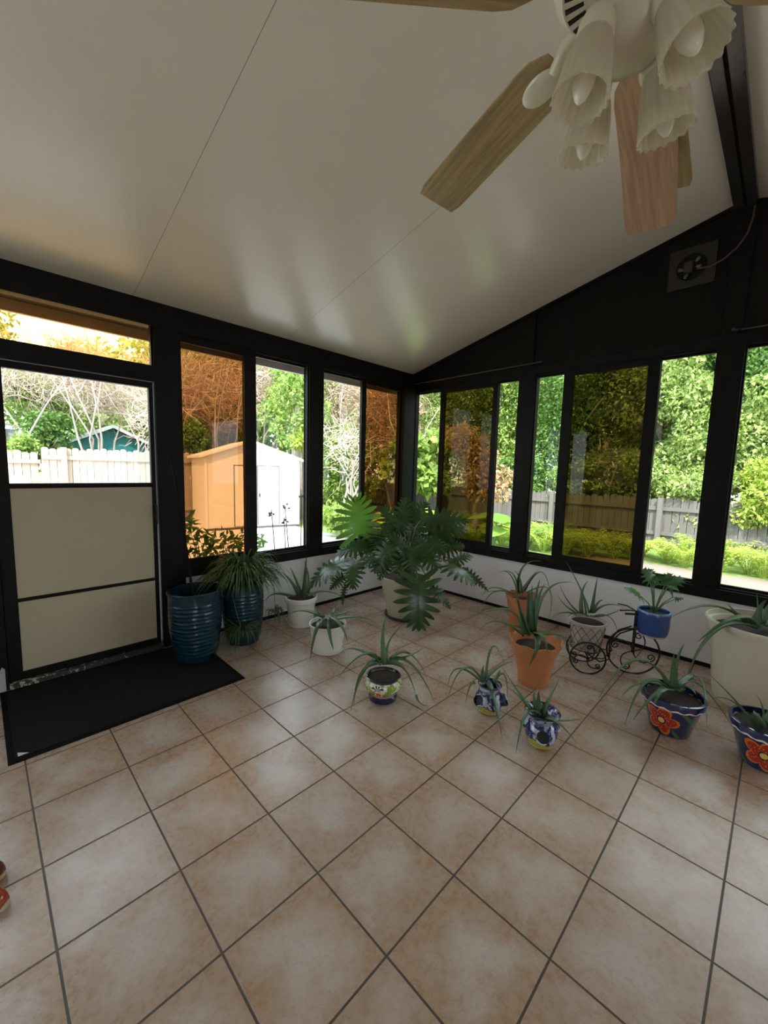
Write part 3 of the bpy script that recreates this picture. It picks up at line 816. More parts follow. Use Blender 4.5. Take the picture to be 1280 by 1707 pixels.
for k in range(32):
    a = 2 * PI * k / 32; ca, sa = math.cos(a), math.sin(a); q = PH_ / max(abs(ca), abs(sa))
    ring.append((PX + 0.092 * ca, PZ + 0.092 * sa)); sq.append((PX + q * ca, PZ + q * sa))
vs = [(p[0], -0.012, p[1]) for p in sq + ring] + [(p[0], 0.004, p[1]) for p in sq + ring]
pm.add(vs, [(k, (k + 1) % 32, 32 + (k + 1) % 32, 32 + k) for k in range(32)] + [(64 + k, 64 + (k + 1) % 32, (k + 1) % 32, k) for k in range(32)] + [(32 + k, 32 + (k + 1) % 32, 96 + (k + 1) % 32, 96 + k) for k in range(32)])
pm.build('plate', plain('worn_dark_plate', (0.020, 0.018, 0.016), 0.5, vary=0.3), pl)
MB().lathe([(0.093, 0), (0.093, 0.003)], (PX, 0.003, PZ), 32, ax=Matrix.Rotation(PI / 2, 3, 'X')).build('box_back', plain('box_black', (0.006, 0.006, 0.006), 0.9), pl)
MB().box((PX - 0.045, -0.035, PZ - 0.04), (PX + 0.01, -0.002, PZ + 0.04)).box((PX - 0.03, -0.03, PZ - 0.062), (PX - 0.01, -0.005, PZ - 0.03)).build('socket_body', plain('socket_grey', (0.03, 0.029, 0.027), 0.5), pl, bevel=0.008)
for (dx, dz, an) in ((0.035, 0.035, 0.7), (0.043, -0.015, -0.3), (-0.062, -0.012, 2.9), (-0.028, -0.062, -1.8)):
    c = Vector((PX + dx, -0.03, PZ + dz)); dv = Vector((math.cos(an), -0.3, math.sin(an))) * 0.016
    MB().tube([c - dv, c, c + dv], [0.005, 0.012, 0.010], 10).build('wire_nut', plain('wire_nut_grey', (0.14, 0.13, 0.115), 0.5), pl, smooth=True)
cb = MB().tube([(2.70, -0.02, 2.925), (2.78, -0.022, 2.915), (2.85, -0.022, 2.94), (2.92, -0.022, 2.995), (2.965, -0.022, 3.07), (2.985, -0.022, 3.16), (2.988, -0.022, 3.235)], 0.006, 8)
tag(cb.build('electric_cable', plain('grey_cable', (0.07, 0.064, 0.058), 0.5), smooth=True), 'grey cable curving from the ridge beam down to the wall plate', 'cable')

# ------------------------------------------------------------------ ceiling fan
HX, HY, HZ = 3.03, -2.926, 2.285
fan = thing('ceiling_fan', (HX, HY, HZ), 'cream ceiling fan with light wood blades and four frosted tulip lamps', 'ceiling fan')
FCR = plain('cream_enamel', (0.66, 0.62, 0.50), 0.3, vary=0.05, coat=0.3)
MB().lathe([(0.012, 0.11), (0.012, ceil_z(HX) - HZ - 0.05)], (HX, HY, HZ), 16).build('downrod', FCR, fan, smooth=True)
MB().lathe([(0.02, 0), (0.055, 0.02), (0.07, 0.06), (0.07, 0.10)], (HX, HY, ceil_z(HX) - 0.10), 28).build('canopy', FCR, fan, smooth=True)
MB().lathe([(0.055, 0.012), (0.118, 0.012), (0.132, 0.025), (0.138, 0.05), (0.132, 0.085), (0.11, 0.105), (0.05, 0.118), (0.02, 0.13)], (HX, HY, HZ), 48).build('motor_housing', FCR, fan, smooth=True)
vm = MB()
for k in range(30):
    a = 2 * PI * k / 30; ca, sa = math.cos(a), math.sin(a)
    vm.prism([(HX + r * ca - w * sa, HY + r * sa + w * ca, HZ + 0.0105) for r, w in ((0.082, 0.0035), (0.114, 0.005), (0.114, -0.005), (0.082, -0.0035))], (0, 0, 0.002))
vo_ = vm.build('vent_slots', plain('vent_black', (0.006, 0.006, 0.006), 0.9), fan); vo_['kind'] = 'stuff'
MB().lathe([(0.03, -0.125), (0.05, -0.115), (0.062, -0.10), (0.062, -0.045), (0.055, -0.035), (0.055, 0.015)], (HX, HY, HZ), 36).build('switch_housing', FCR, fan, smooth=True)
OAK = wood_mat('light_oak_blade', (0.41, 0.31, 0.16), (0.265, 0.19, 0.088), 'X', 0.38)
PLY = wood_mat('bare_pinkish_ply', (0.52, 0.36, 0.235), (0.36, 0.225, 0.135), 'X', 0.5)


def blade_mesh(mb, r0, r1, w0, w1, th, xf, sag=0.0):
    n = 14; prof = []
    for i in range(n + 1):
        t = i / n; r = r0 + (r1 - r0) * t
        w = w0 + (w1 - w0) * min(1, t * 1.2)
        if t < 0.12: w *= 0.62 + 0.38 * math.sin(t / 0.12 * PI / 2)
        if t > 0.96: w *= 1 - 0.10 * ((t - 0.96) / 0.04) ** 2
        prof.append((r, w / 2, -sag * t * t))
    vs = []
    for r, h, z in prof:
        for y, zz in ((-h, 0), (h, 0), (h, th), (-h, th)): vs.append(xf @ Vector((r, y, zz + z)))
    fs = [(i * 4 + k, i * 4 + (k + 1) % 4, i * 4 + 4 + (k + 1) % 4, i * 4 + 4 + k) for i in range(n) for k in range(4)] + [(3, 2, 1, 0), (n * 4, n * 4 + 1, n * 4 + 2, n * 4 + 3)]
    mb.add(vs, fs)


for k, az in enumerate((159, 96, 41, 229, 304)):
    a = math.radians(az)
    pitch = math.radians(12 if az != 96 else 9)
    bl = bpy.data.objects.new('blade', None)
    xf = Matrix.Rotation(pitch, 4, 'X')
    mb = MB(); blade_mesh(mb, 0.165, 0.665, 0.115, 0.135, 0.006, xf)
    # blade built along local x, then turned about the hub so its grain follows it
    me = mb.build('blade', OAK, None, bevel=0.0015)
    bpy.data.objects.remove(bl)
    me.parent = fan; me.location = (0, 0, 0.0); me.rotation_euler = (0, 0, a); me['_o'] = (0, 0, 0)
    im = MB(); ir = MB()
    im.tube([Vector((0.10, 0, 0.022)), Vector((0.14, 0.012, 0.012)), Vector((0.175, 0.0, -0.004))], [0.014, 0.012, 0.016], 10)
    im.lathe([(0.001, -0.006), (0.026, -0.004), (0.030, 0.0), (0.026, 0.003)], (0, 0, 0), 20, ax=(Matrix.Translation((0, 0, 0)) @ xf).to_3x3() @ Matrix.Diagonal((1.7, 1, 1)))
    off = len(im.v) - 80
    im.v[off:] = [(p[0] + 0.215, p[1], p[2] - 0.006) for p in im.v[off:]]
    io = im.build('blade_bracket', FCR, None, smooth=True)
    io.parent = me
    if az == 96:
        xf2 = Matrix.Rotation(math.radians(2.5), 4, 'Z') @ Matrix.Rotation(math.radians(2), 4, 'X')
        pm2 = MB(); blade_mesh(pm2, 0.175, 0.66, 0.118, 0.132, 0.004, Matrix.Translation((0, 0, -0.008)) @ xf2, sag=0.095)
        po = pm2.build('peeling_layer', PLY, None); po.parent = me; po['label'] = 'lower wood layer peeling away and sagging'
FROST = new_mat('frosted_glass')
m, nt, b = FROST
b.inputs['Base Color'].default_value = (0.80, 0.76, 0.66, 1); b.inputs['Roughness'].default_value = 0.45
tl = nt.nodes.new('ShaderNodeBsdfTranslucent'); tl.inputs[0].default_value = (0.82, 0.78, 0.68, 1)
tp = nt.nodes.new('ShaderNodeBsdfTransparent'); tp.inputs[0].default_value = (0.9, 0.88, 0.82, 1)
m1 = nt.nodes.new('ShaderNodeMixShader'); m1.inputs[0].default_value = 0.45
m2 = nt.nodes.new('ShaderNodeMixShader'); m2.inputs[0].default_value = 0.36
nt.links.new(b.outputs[0], m1.inputs[1]); nt.links.new(tl.outputs[0], m1.inputs[2]); nt.links.new(m1.outputs[0], m2.inputs[1]); nt.links.new(tp.outputs[0], m2.inputs[2])
nt.links.new(m2.outputs[0], nt.nodes['Material Output'].inputs[0])
FROST = m
BULB = plain('clear_lamp_bulb', (0.80, 0.77, 0.70), 0.12, vary=0.03, coat=0.6)
for az in (-117, -25, 63, 153):
    a = math.radians(az); d = Vector((math.cos(a), math.sin(a), 0))
    st = bpy.data.objects.new('light_arm', None); bpy.data.objects.remove(st)
    p0 = Vector((HX, HY, HZ - 0.08)) + d * 0.05; nk = Vector((HX, HY, HZ - 0.095)) + d * 0.075
    tilt = math.radians({-25: 22, -117: 12, 63: 14, 153: 10}[az])
    ax = Matrix.Rotation(a, 3, 'Z') @ Matrix.Rotation(PI - tilt, 3, 'Y')
    arm = MB().tube([p0, p0 + d * 0.02 + Vector((0, 0, 0.004)), nk], 0.011, 10)
    arm.lathe([(0.012, -0.022), (0.026, -0.016), (0.031, 0.0), (0.031, 0.022), (0.028, 0.024)], nk, 20, ax=ax)
    ao = arm.build('light_arm', FCR, fan, smooth=True)
    sh = MB(); n = 108; prof = [(0.026, 0.010), (0.030, 0.025), (0.036, 0.048), (0.040, 0.075), (0.043, 0.10), (0.046, 0.119), (0.048, 0.124)]
    fl_ = lambda th, i: (0.0014 * math.cos(18 * th) * min(1, i / 3), (0.0022 * math.cos(18 * th) if i == 6 else 0))
    sh.lathe(prof, nk, n, wob=fl_, caps=False, ax=ax)
    so = sh.build('lamp_shade', FROST, ao, smooth='all'); sol = so.modifiers.new('thick', 'SOLIDIFY'); sol.thickness = 0.003
    bb = MB().lathe([(0.012, 0.01), (0.013, 0.03), (0.015, 0.05), (0.019, 0.075), (0.0195, 0.09), (0.017, 0.106), (0.010, 0.122), (0.003, 0.130)], nk, 20, ax=ax)
    bb.build('bulb', BULB, ao, smooth='all')
ch = MB()
for i in range(9): ch.lathe([(0.0005, -0.002), (0.002, 0), (0.0005, 0.002)], (HX + 0.05, HY + 0.035, HZ - 0.11 - i * 0.006), 6)
ch.tube([(HX + 0.05, HY + 0.035, HZ - 0.10), (HX + 0.05, HY + 0.035, HZ - 0.16)], 0.0012, 6)
ch.build('pull_chain', plain('brass_chain', (0.5, 0.4, 0.2), 0.3, 0.9), fan)

# ------------------------------------------------------------------ doormat, sandals, stick
mt = thing('doormat', (0.43, -3.19, 0), 'black rectangular doormat in front of the door', 'doormat')
MB().box((0.035, -3.765, 0.0), (0.86, -2.60, 0.006)).build('border', plain('mat_rubber', (0.006, 0.006, 0.0065), 0.95, spec=0.1), mt, bevel=0.002)
MB().box((0.06, -3.74, 0.004), (0.835, -2.625, 0.011)).build('pile', rubber_mat(), mt, bevel=0.003)
mc = MB().prism([(0.79, -3.728, 0.0112), (0.825, -3.728, 0.0112), (0.825, -3.688, 0.0112)], (0, 0, 0.0006)).build('corner_tag', plain('white_tag', (0.6, 0.6, 0.6), 0.5), mt)
mc['label'] = 'small white tag at the corner'


def sandal(loc, rz, label, mat):
    t = thing('sandal', loc, label, 'sandal', 'sandals at the left edge of the floor')
    out = []
    for k in range(28):
        a = 2 * PI * k / 28; xx = 0.125 * math.cos(a); ww = 0.042 * (1 + 0.15 * math.cos(a)) * math.sin(a); out.append((loc[0] + xx - 0.125, loc[1] + ww))
    rot = Matrix.Rotation(rz, 2); L = Vector(loc[:2]); out = [L + rot @ (Vector(p) - L) for p in out]
    MB().prism([(p[0], p[1], 0.0) for p in out], (0, 0, 0.016)).build('sole', plain('tan_sole', (0.62, 0.47, 0.32), 0.5), t, bevel=0.004)
    um = MB(); rings = 7; vs = []
    for i in range(rings):
        u = i / (rings - 1); xx = -0.008 - 0.085 * u; hw = 0.036 * math.sqrt(max(0.05, 1 - (1 - min(1, u * 1.6 + 0.12)) ** 2)); hh = 0.018 + 0.034 * math.sin(min(1, u + 0.25) * PI / 2)
        for k in range(11):
            a = PI * k / 10; p = L + rot @ Vector((xx, hw * math.cos(a))); vs.append((p.x, p.y, 0.014 + hh * math.sin(a)))
    um.add(vs, [(i * 11 + k, i * 11 + k + 1, (i + 1) * 11 + k + 1, (i + 1) * 11 + k) for i in range(rings - 1) for k in range(10)] + [tuple(range(11))])
    o = um.build('upper', mat, t, smooth='all'); sm = o.modifiers.new('thick', 'SOLIDIFY'); sm.thickness = 0.003
    return t


sandal((1.535, -3.803, 0), math.radians(48), 'dark brown sandal tip farther from the camera at the left photo edge', plain('dark_brown_leather', (0.10, 0.03, 0.018), 0.25, coat=0.4))
sandal((1.668, -3.800, 0), math.radians(48), 'red-brown sandal tip nearer the camera at the left photo edge', plain('red_brown_leather', (0.36, 0.05, 0.02), 0.25, coat=0.4))

# ------------------------------------------------------------------ plant helpers
def hint_side(p0, p2):
    h = Vector((p2[0] - p0[0], p2[1] - p0[1], 0))
    if h.length < 0.025: h = Vector((0.26, -0.97, 0))
    return Vector((0, 0, 1)).cross(h.normalized())


def strap_leaf(mb, p0, p1, p2, w, n=14, thick=1.0, power=0.85):
    """one tapering channelled leaf through three points"""
    a, b, c = Vector(p0), Vector(p1), Vector(p2); q = b * 2 - (a + c) * 0.5
    side = hint_side(p0, p2)
    sec = [(-0.5, 0.20), (0, 0.02), (0.5, 0.20), (0.30, -0.09 * thick), (0, -0.16 * thick), (-0.30, -0.09 * thick)]
    vs = []
    for i in range(n + 1):
        t = i / n; p = a * (1 - t) ** 2 + q * 2 * t * (1 - t) + c * t * t
        tg = ((q - a) * (1 - t) + (c - q) * t)
        tg = tg.normalized() if tg.length > 1e-6 else Vector((0, 0, 1))
        s = side - tg * side.dot(tg); s = s.normalized() if s.length > 1e-4 else tg.orthogonal().normalized()
        up = tg.cross(s); up = up if up.z >= 0 or abs(up.z) < 0.2 else up
        ww = w * ((1 - t) ** power * (0.92 + 0.16 * math.sin(min(1, t * 3) * PI)) + 0.02)
        for x, z in sec: vs.append(p + s * x * ww + up * z * ww)
    fs = [(i * 6 + k, i * 6 + (k + 1) % 6, i * 6 + 6 + (k + 1) % 6, i * 6 + 6 + k) for i in range(n) for k in range(6)]
    fs += [(5, 4, 3, 2, 1, 0), tuple(n * 6 + k for k in range(6))]
    mb.add(vs, fs)


def aloe_foliage(key, parent, mat=ALOE_M):
    mb = MB()
    for pts, w in ALOE[key]: strap_leaf(mb, *pts, w * 1.45, power=0.75)
    return mb.build('foliage', mat, parent, smooth='all')


def lobed_leaf(mb, base, tip, w, hint, nl=7, solid=0.36, droop=0.10, twist=0.0):
    B, Tp = Vector(base), Vector(tip); L = (Tp - B).length; X = (Tp - B).normalized()
    N = Vector(hint); N = (N - X * N.dot(X)).normalized(); Y = N.cross(X)
    if twist: R_ = Matrix.Rotation(twist, 3, X); N = R_ @ N; Y = R_ @ Y
    W = w * L * 0.56

    def pt(s, y, lift=0.0):
        z = droop * L * (4 * s * (1 - s)) * 0.6 - 0.55 * y * y / max(L, 1e-4) + 0.10 * abs(y) + lift * L
        return B + X * s * L + Y * y + N * z
    mids = [0.02 + 0.80 * (k / nl) ** 0.95 for k in range(nl + 1)]
    for sg in (1, -1):
        sin_prev = None
        for k in range(nl):
            s0, s1 = mids[k], mids[k + 1]; u = (k + 0.5) / nl
            ang = math.radians(128 - 104 * u) ; ln = W * (0.62 + 0.48 * math.sin(PI * min(1, 0.25 + u * 0.75))) * (1 - 0.25 * u) * random.uniform(0.93, 1.06)
            hw = ln * 0.080 + 0.012 * L
            am = (s0 + s1) / 2; ca, sa = math.cos(ang), math.sin(ang)

            def lp(f, off=0.0, lift=0.0):
                return pt(am + (f * ln * ca - off * sa) / L, sg * (f * ln * sa + off * ca), lift)
            sa0 = sin_prev if sin_prev is not None else pt(s0 - 0.05, sg * solid * ln * 0.6)
            angn = math.radians(128 - 104 * (k + 1) / nl)
            sb0 = pt(s1 + solid * ln * math.cos(angn) / L, sg * solid * ln * math.sin(angn))
            sin_prev = sb0
            ma, mb_ = pt(s0, 0), pt(s1, 0)
            c1, c2 = lp(0.42, 0, 0.012), lp(0.75, 0, 0.010)
            l1, l2 = lp(0.72, hw), lp(0.72, -hw); e1, e2 = lp(0.93, hw * 0.62), lp(0.93, -hw * 0.62); tp = lp(1.03)
            # l1 lies towards the base, l2 towards the tip
            if sg < 0: pass
            mb.add([ma, mb_, sa0, sb0, c1, c2, l1, l2, e1, e2, tp],
                   [(0, 2, 4), (0, 4, 1), (1, 4, 3), (2, 6, 5, 4), (3, 4, 5, 7), (6, 8, 10, 5), (7, 5, 10, 9)])
    s0 = mids[-1]; hw = W * 0.16
    mb.add([pt(s0, 0), pt(s0 + 0.02, hw), pt(s0 + 0.02, -hw), pt(0.93, hw * 0.7), pt(0.93, -hw * 0.7), pt(1.0, 0), pt(0.92, 0, 0.01)],
           [(0, 1, 3, 6), (0, 6, 4, 2), (3, 5, 6), (6, 5, 4)])


CAMV = Vector(CAM_LOC)


def pot_shell(prof_out, wall=0.008, bottom=0.012):
    """outer profile to a closed hollow pot profile"""
    inner = [(max(r - wall, 0.004), z) for r, z in prof_out[::-1] if z > bottom]
    return [(0.001, prof_out[0][1])] + prof_out + inner + [(max(inner[-1][0] - 0.004, 0.004), bottom), (0.001, bottom)]


def soil(parent, c, r, z, n=28):
    return MB().lathe([(0.001, z - 0.02), (r, z - 0.02), (r, z - 0.002), (r * 0.6, z + 0.004), (0.001, z + 0.006)], (c[0], c[1], 0), n).build('soil', SOIL, parent, smooth=True)


def pot_thing(name, c, label, cat, group, prof, mat, part='pot', wall=0.008, n=48, wob=None, soil_z=None, soil_r=None, z0=0.0):
    t = thing(name, (c[0], c[1], z0), label, cat, group)
    MB().lathe(pot_shell(prof, wall), (c[0], c[1], z0), n, wob=wob, caps=False).build(part, mat, t, smooth=True)
    if soil_z: soil(t, c, soil_r, z0 + soil_z)
    return t


GP = 'potted plants on the tiled floor'
# --- the two tall teal pots
m, nt, b = new_mat('teal_glaze')
ob, x, y, z = coords(nt)
n1 = noise(nt, ob, 8, 3); nt.links.new(mix(nt, n1, (0.003, 0.021, 0.034), (0.005, 0.036, 0.055)), b.inputs['Base Color'])
b.inputs['Roughness'].default_value = 0.22; b.inputs['Specular IOR Level'].default_value = 0.35; b.inputs['Coat Weight'].default_value = 0.2; b.inputs['Coat Roughness'].default_value = 0.08
bump(nt, b, n1, 0.15, 0.01)
TEAL = m


def ribbed(R0, R1, H, ribs=17):
    pr = [(R0 * 0.93, 0.0), (R0, 0.006)]
    N_ = ribs * 6
    for i in range(N_ + 1):
        t = i / N_; env = R0 + (R1 - R0) * (t ** 0.75) + 0.012 * math.sin(PI * min(1, t * 1.05))
        rip = 0.0034 * (0.5 - 0.5 * math.cos(2 * PI * ribs * t)) if 0.05 < t < 0.90 else 0
        pr.append((env + rip, 0.01 + (H - 0.03) * t))
    e = pr[-1][0]
    return pr + [(e + 0.008, H - 0.016), (e + 0.009, H - 0.006), (e + 0.003, H)]


HAMMER = lambda th, i: (0.0016 * math.sin(9 * th + i * 0.35) * math.sin(4 * th - i * 0.21) if 4 < i < 100 else 0, 0.0022 * math.sin(6 * th + i * 0.05) if 4 < i < 100 else 0)
c = (0.34, -2.72)
ep = pot_thing('planter', c, 'tall ribbed teal glazed planter without a plant, standing on the doormat corner', 'planter', 'tall teal planters',
               ribbed(0.135, 0.178, 0.51), TEAL, wall=0.012, z0=0.011, wob=HAMMER, n=72)
soil(ep, c, 0.14, 0.15)
st = MB().tube([(0.105, -2.782, 1.47), (0.20, -2.745, 0.98), (0.33, -2.70, 0.165)], [0.006, 0.009, 0.011], 8)
tag(st.build('bamboo_cane', plain('dark_cane', (0.012, 0.010, 0.008), 0.8, spec=0.15), smooth=True), 'thin dark cane standing in the empty teal planter and leaning on the window frame', 'cane')
c = (0.285, -2.33)
sp = pot_thing('potted_spider_plant', c, 'bushy spider plant in a tall ribbed teal planter beside the empty teal one', 'potted plant', 'tall teal planters',
               ribbed(0.122, 0.158, 0.50), TEAL, wall=0.012, wob=HAMMER, n=72)
soil(sp, c, 0.138, 0.47)
mb = MB()
for i in range(380):
    a = random.uniform(0, 2 * PI); l = random.uniform(0.20, 0.42); up = random.uniform(0.02, 0.17) * (1.2 if l < 0.3 else 0.9); sp_ = random.uniform(0.65, 1.0)
    d = Vector((math.cos(a), math.sin(a), 0)); p0 = Vector((c[0], c[1], 0.47)) + d * random.uniform(0, 0.05)
    end = p0 + d * l * sp_ + Vector((0, 0, up - random.uniform(0.02, 0.22) * (l / 0.36)))
    mid = p0 + d * l * sp_ * 0.52 + Vector((0, 0, up + 0.05))
    for q in (end, mid):
        q.x = max(q.x, 0.035)
    rr_ = Vector((end.x - c[0], end.y - c[1])).length
    end.z = max(end.z, 0.53 if rr_ < 0.24 else random.uniform(0.38, 0.50)); mid.z = max(mid.z, end.z + 0.03)
    strap_leaf(mb, p0, mid, end, random.uniform(0.014, 0.023), n=8, thick=0.4, power=0.55)
mb.build('foliage', SPIDER_M, sp, smooth='all')


def plantlet(base_pts, cc, size, count):
    st_ = MB().tube(base_pts, 0.0022, 6).build('runner', PETIOLE, sp, smooth=True)
    mb = MB()
    for i in range(count):
        a = random.uniform(0, 2 * PI); d = Vector((math.cos(a), math.sin(a), 0)); l = size * random.uniform(0.6, 1.1)
        p0 = Vector(cc); end = p0 + d * l * 0.8 + Vector((0, 0, random.uniform(-0.9, 0.45) * l)); mid = p0 + d * l * 0.5 + Vector((0, 0, random.uniform(0.0, 0.35) * l))
        end.z = max(end.z, 0.012); end.x = max(end.x, 0.02); mid.x = max(mid.x, 0.02)
        rr = Vector((end.x - c[0], end.y - c[1]))
        if rr.length < 0.165: rr = rr.normalized() * 0.175; end.x, end.y = c[0] + rr.x, c[1] + rr.y
        strap_leaf(mb, p0, mid, end, random.uniform(0.009, 0.014), n=6, thick=0.4, power=0.55)
    mb.build('plantlet', SPIDER_M, st_, smooth='all')


plantlet([(0.36, -2.42, 0.50), (0.47, -2.50, 0.45), (0.475, -2.47, 0.30), (0.455, -2.43, 0.17)], (0.455, -2.43, 0.165), 0.18, 120)
plantlet([(0.33, -2.20, 0.50), (0.36, -2.10, 0.47), (0.33, -2.07, 0.30), (0.31, -2.06, 0.19)], (0.31, -2.06, 0.18), 0.13, 46)

# --- white plastic pots
c = (0.30, -1.787)
t = pot_thing('potted_aloe', c, 'sparse aloe in a white plastic pot against the left wall', 'potted plant', GP,
              [(0.092, 0), (0.100, 0.012), (0.108, 0.05), (0.126, 0.18), (0.132, 0.215), (0.142, 0.222), (0.145, 0.255), (0.141, 0.262)], WPLAST, soil_z=0.235, soil_r=0.132)
MB().lathe([(0.001, 0), (0.108, 0), (0.116, 0.006), (0.118, 0.022), (0.113, 0.022), (0.110, 0.010), (0.001, 0.008)], (c[0], c[1], 0), 40, caps=False).build('saucer', WPLAST, t, smooth=True)
aloe_foliage('white_back', t)
c = (0.872, -1.923)
t = pot_thing('potted_aloe', c, 'drooping aloe in a white plastic pot standing out from the left wall', 'potted plant', GP,
              [(0.104, 0), (0.110, 0.01), (0.118, 0.06), (0.134, 0.17), (0.142, 0.205), (0.146, 0.212), (0.143, 0.219)], WPLAST, soil_z=0.195, soil_r=0.132)
MB().lathe([(0.001, 0), (0.116, 0), (0.124, 0.006), (0.126, 0.020), (0.121, 0.020), (0.118, 0.009), (0.001, 0.007)], (c[0], c[1], 0), 40, caps=False).build('saucer', WPLAST, t, smooth=True)
aloe_foliage('white_front', t)

# --- big philodendron
c = (0.777, -0.903)
t = pot_thing('potted_philodendron', c, 'large split-leaf philodendron in a cream pot in the room corner', 'potted plant', GP,
              [(0.165, 0), (0.172, 0.01), (0.185, 0.06), (0.235, 0.30), (0.248, 0.375), (0.262, 0.378), (0.266, 0.40), (0.260, 0.405)], CREAM, soil_z=0.37, soil_r=0.240)
MB().lathe([(0.001, 0), (0.185, 0), (0.198, 0.008), (0.202, 0.03), (0.196, 0.03), (0.190, 0.012), (0.001, 0.009)], (c[0], c[1], 0), 40, caps=False).build('saucer', plain('dark_saucer', (0.10, 0.08, 0.06), 0.6), t, smooth=True)
pm_ = MB(); lm = MB(); ll = MB()
crown = Vector((c[0], c[1], 0.40))
pm_.tube([crown - Vector((0, 0, 0.04)), crown + Vector((0.01, 0, 0.08)), crown + Vector((-0.01, 0.02, 0.2))], [0.035, 0.03, 0.02], 10)
for i, (bp, tp, w) in enumerate(PHILO):
    B, E_ = Vector(bp), Vector(tp)
    st0 = crown + Vector((0, 0, random.uniform(0.0, 0.16)))
    md = (st0 + B) * 0.5 + Vector((0, 0, 0.05 + 0.15 * (B - st0).length))
    pm_.tube([st0, (st0 * 0.5 + md * 0.5) + Vector((0, 0, 0.015)), md, (md + B) * 0.5 + Vector((0, 0, 0.01)), B + (E_ - B) * 0.03], [0.008, 0.007, 0.006, 0.005, 0.004], 6)
    tc = (CAMV - B).normalized()
    drop = (B.z - E_.z) / max((E_ - B).length, 1e-3)
    out_ = Vector((B.x - crown.x, B.y - crown.y, 0)); out_ = out_.normalized() if out_.length > 1e-3 else Vector((0, -1, 0))
    h = tc * 0.75 + Vector((0, 0, 0.75)) + out_ * 0.55 * max(0, drop)
    tgt = ll if i == 0 else lm
    lobed_leaf(tgt, B, E_, w * 1.05, h, nl=8, solid=0.26, droop=0.10 + 0.10 * random.random(), twist=random.uniform(-0.35, 0.35))
pm_.build('stems', PETIOLE, t, smooth='all')
lm.build('foliage', PHILO_M, t, smooth=True, recalc=False)
o = ll.build('backlit_leaf', PHILO_BACKLIT, t, smooth=True, recalc=False); o['label'] = 'light-green leaf with backlight put into its colour'

# --- painted pots
c = (1.645, -2.083)
t = pot_thing('potted_aloe', c, 'spreading aloe in a round green and white painted pot with a navy foot', 'potted plant', GP,
              [(0.080, 0), (0.087, 0.006), (0.089, 0.028), (0.078, 0.036), (0.085, 0.045), (0.109, 0.075), (0.118, 0.10), (0.115, 0.122), (0.102, 0.138), (0.106, 0.146), (0.108, 0.150), (0.104, 0.152)],
              talavera_multi(-1.10), soil_z=0.135, soil_r=0.098)
aloe_foliage('tal_multi', t)
BLUE = talavera_blue(); NAVYD = plain('navy_glaze', (0.010, 0.010, 0.035), 0.15, coat=0.5)


def strawberry_pot(key, c, label, rim, az0, rh):
    t = pot_thing('potted_aloe', c, label, 'potted plant', GP,
                  [(0.045, 0), (0.052, 0.006), (0.072, 0.035), (0.082, 0.068), (0.080, 0.095), (0.066, 0.122), (0.056, 0.135), (rim * 0.86, rh - 0.012), (rim, rh)], BLUE, soil_z=0.135, soil_r=0.050, wall=0.006)
    MB().tube([(c[0] + rim * math.cos(2 * PI * k / 32), c[1] + rim * math.sin(2 * PI * k / 32), rh) for k in range(32)], 0.0042, 8, closed=True).build('rim', NAVYD, t, smooth='all')
    for k in range(3):
        a = az0 + k * 2 * PI / 3; d = Vector((math.cos(a), math.sin(a), 0))
        ctr = Vector((c[0], c[1], 0.075)) + d * 0.055
        ax = Matrix.Rotation(a, 3, 'Z') @ Matrix.Rotation(math.radians(58), 3, 'Y')
        po = MB().lathe([(0.030, 0.0), (0.036, 0.02), (0.036, 0.042), (0.033, 0.046), (0.029, 0.044), (0.029, 0.02), (0.001, 0.016)], ctr, 24, ax=ax, caps=False).build('pocket', BLUE, t, smooth=True)
        MB().lathe([(0.001, 0.018), (0.0295, 0.030), (0.0295, 0.034), (0.001, 0.036)], ctr, 20, ax=ax, caps=False).build('pocket_shade', plain('dark_pocket', (0.006, 0.006, 0.010), 0.6), po, smooth=True)  # near-black plug painting the shade inside the pocket mouth
    aloe_foliage(key, t)
    return t


strawberry_pot('straw1', (2.172, -1.718), 'arching aloe in a blue and white pocketed pot left of the wavy terracotta pot', 0.066, math.radians(-100), 0.170)
strawberry_pot('straw2', (2.514, -1.779), 'small aloe in a blue pocketed pot with a wide white-lined mouth, nearest the camera', 0.086, math.radians(-62), 0.185)
for key, c, lab, th0 in (('flower1', (2.967, -1.114), 'aloe in a navy pot painted with a large orange-red flower, in full view', -1.78), ('flower2', (3.357, -1.089), 'aloe in a navy red-flowered pot cut off by the right edge of the photo', -1.60)):
    t = pot_thing('potted_aloe', c, lab, 'potted plant', GP,
                  [(0.088, 0), (0.095, 0.006), (0.100, 0.02), (0.133, 0.15), (0.140, 0.170), (0.150, 0.174), (0.155, 0.205), (0.153, 0.216), (0.147, 0.218)], talavera_red(th0, 0.122, 0.096, 0.216), soil_z=0.19, soil_r=0.134)
    aloe_foliage(key, t)

# --- terracotta
def wavy(H, amp):
    return lambda th, i: (amp * 0.9 * math.cos(9 * th), amp * 0.75 * math.cos(9 * th + 0.6)) if wavy.lo <= i <= wavy.hi else (0, 0)


def terracotta_pot(key, c, label, H, r0, r1):
    prof = [(r0 * 0.97, 0), (r0, 0.008), (r0 * 1.03, 0.035), (r0 * 1.06, H * 0.3), (r0 + (r1 - r0) * 0.45, H * 0.65), (r0 + (r1 - r0) * 0.8, H * 0.88), (r1 * 0.985, H * 0.965), (r1, H)]
    wavy.lo, wavy.hi = 7, 10
    t = pot_thing('potted_aloe', c, label, 'potted plant', GP, prof, TERRA, soil_z=H - 0.05, soil_r=r1 * 0.76, wall=0.010, n=84, wob=wavy(H, 0.009))
    aloe_foliage(key, t)


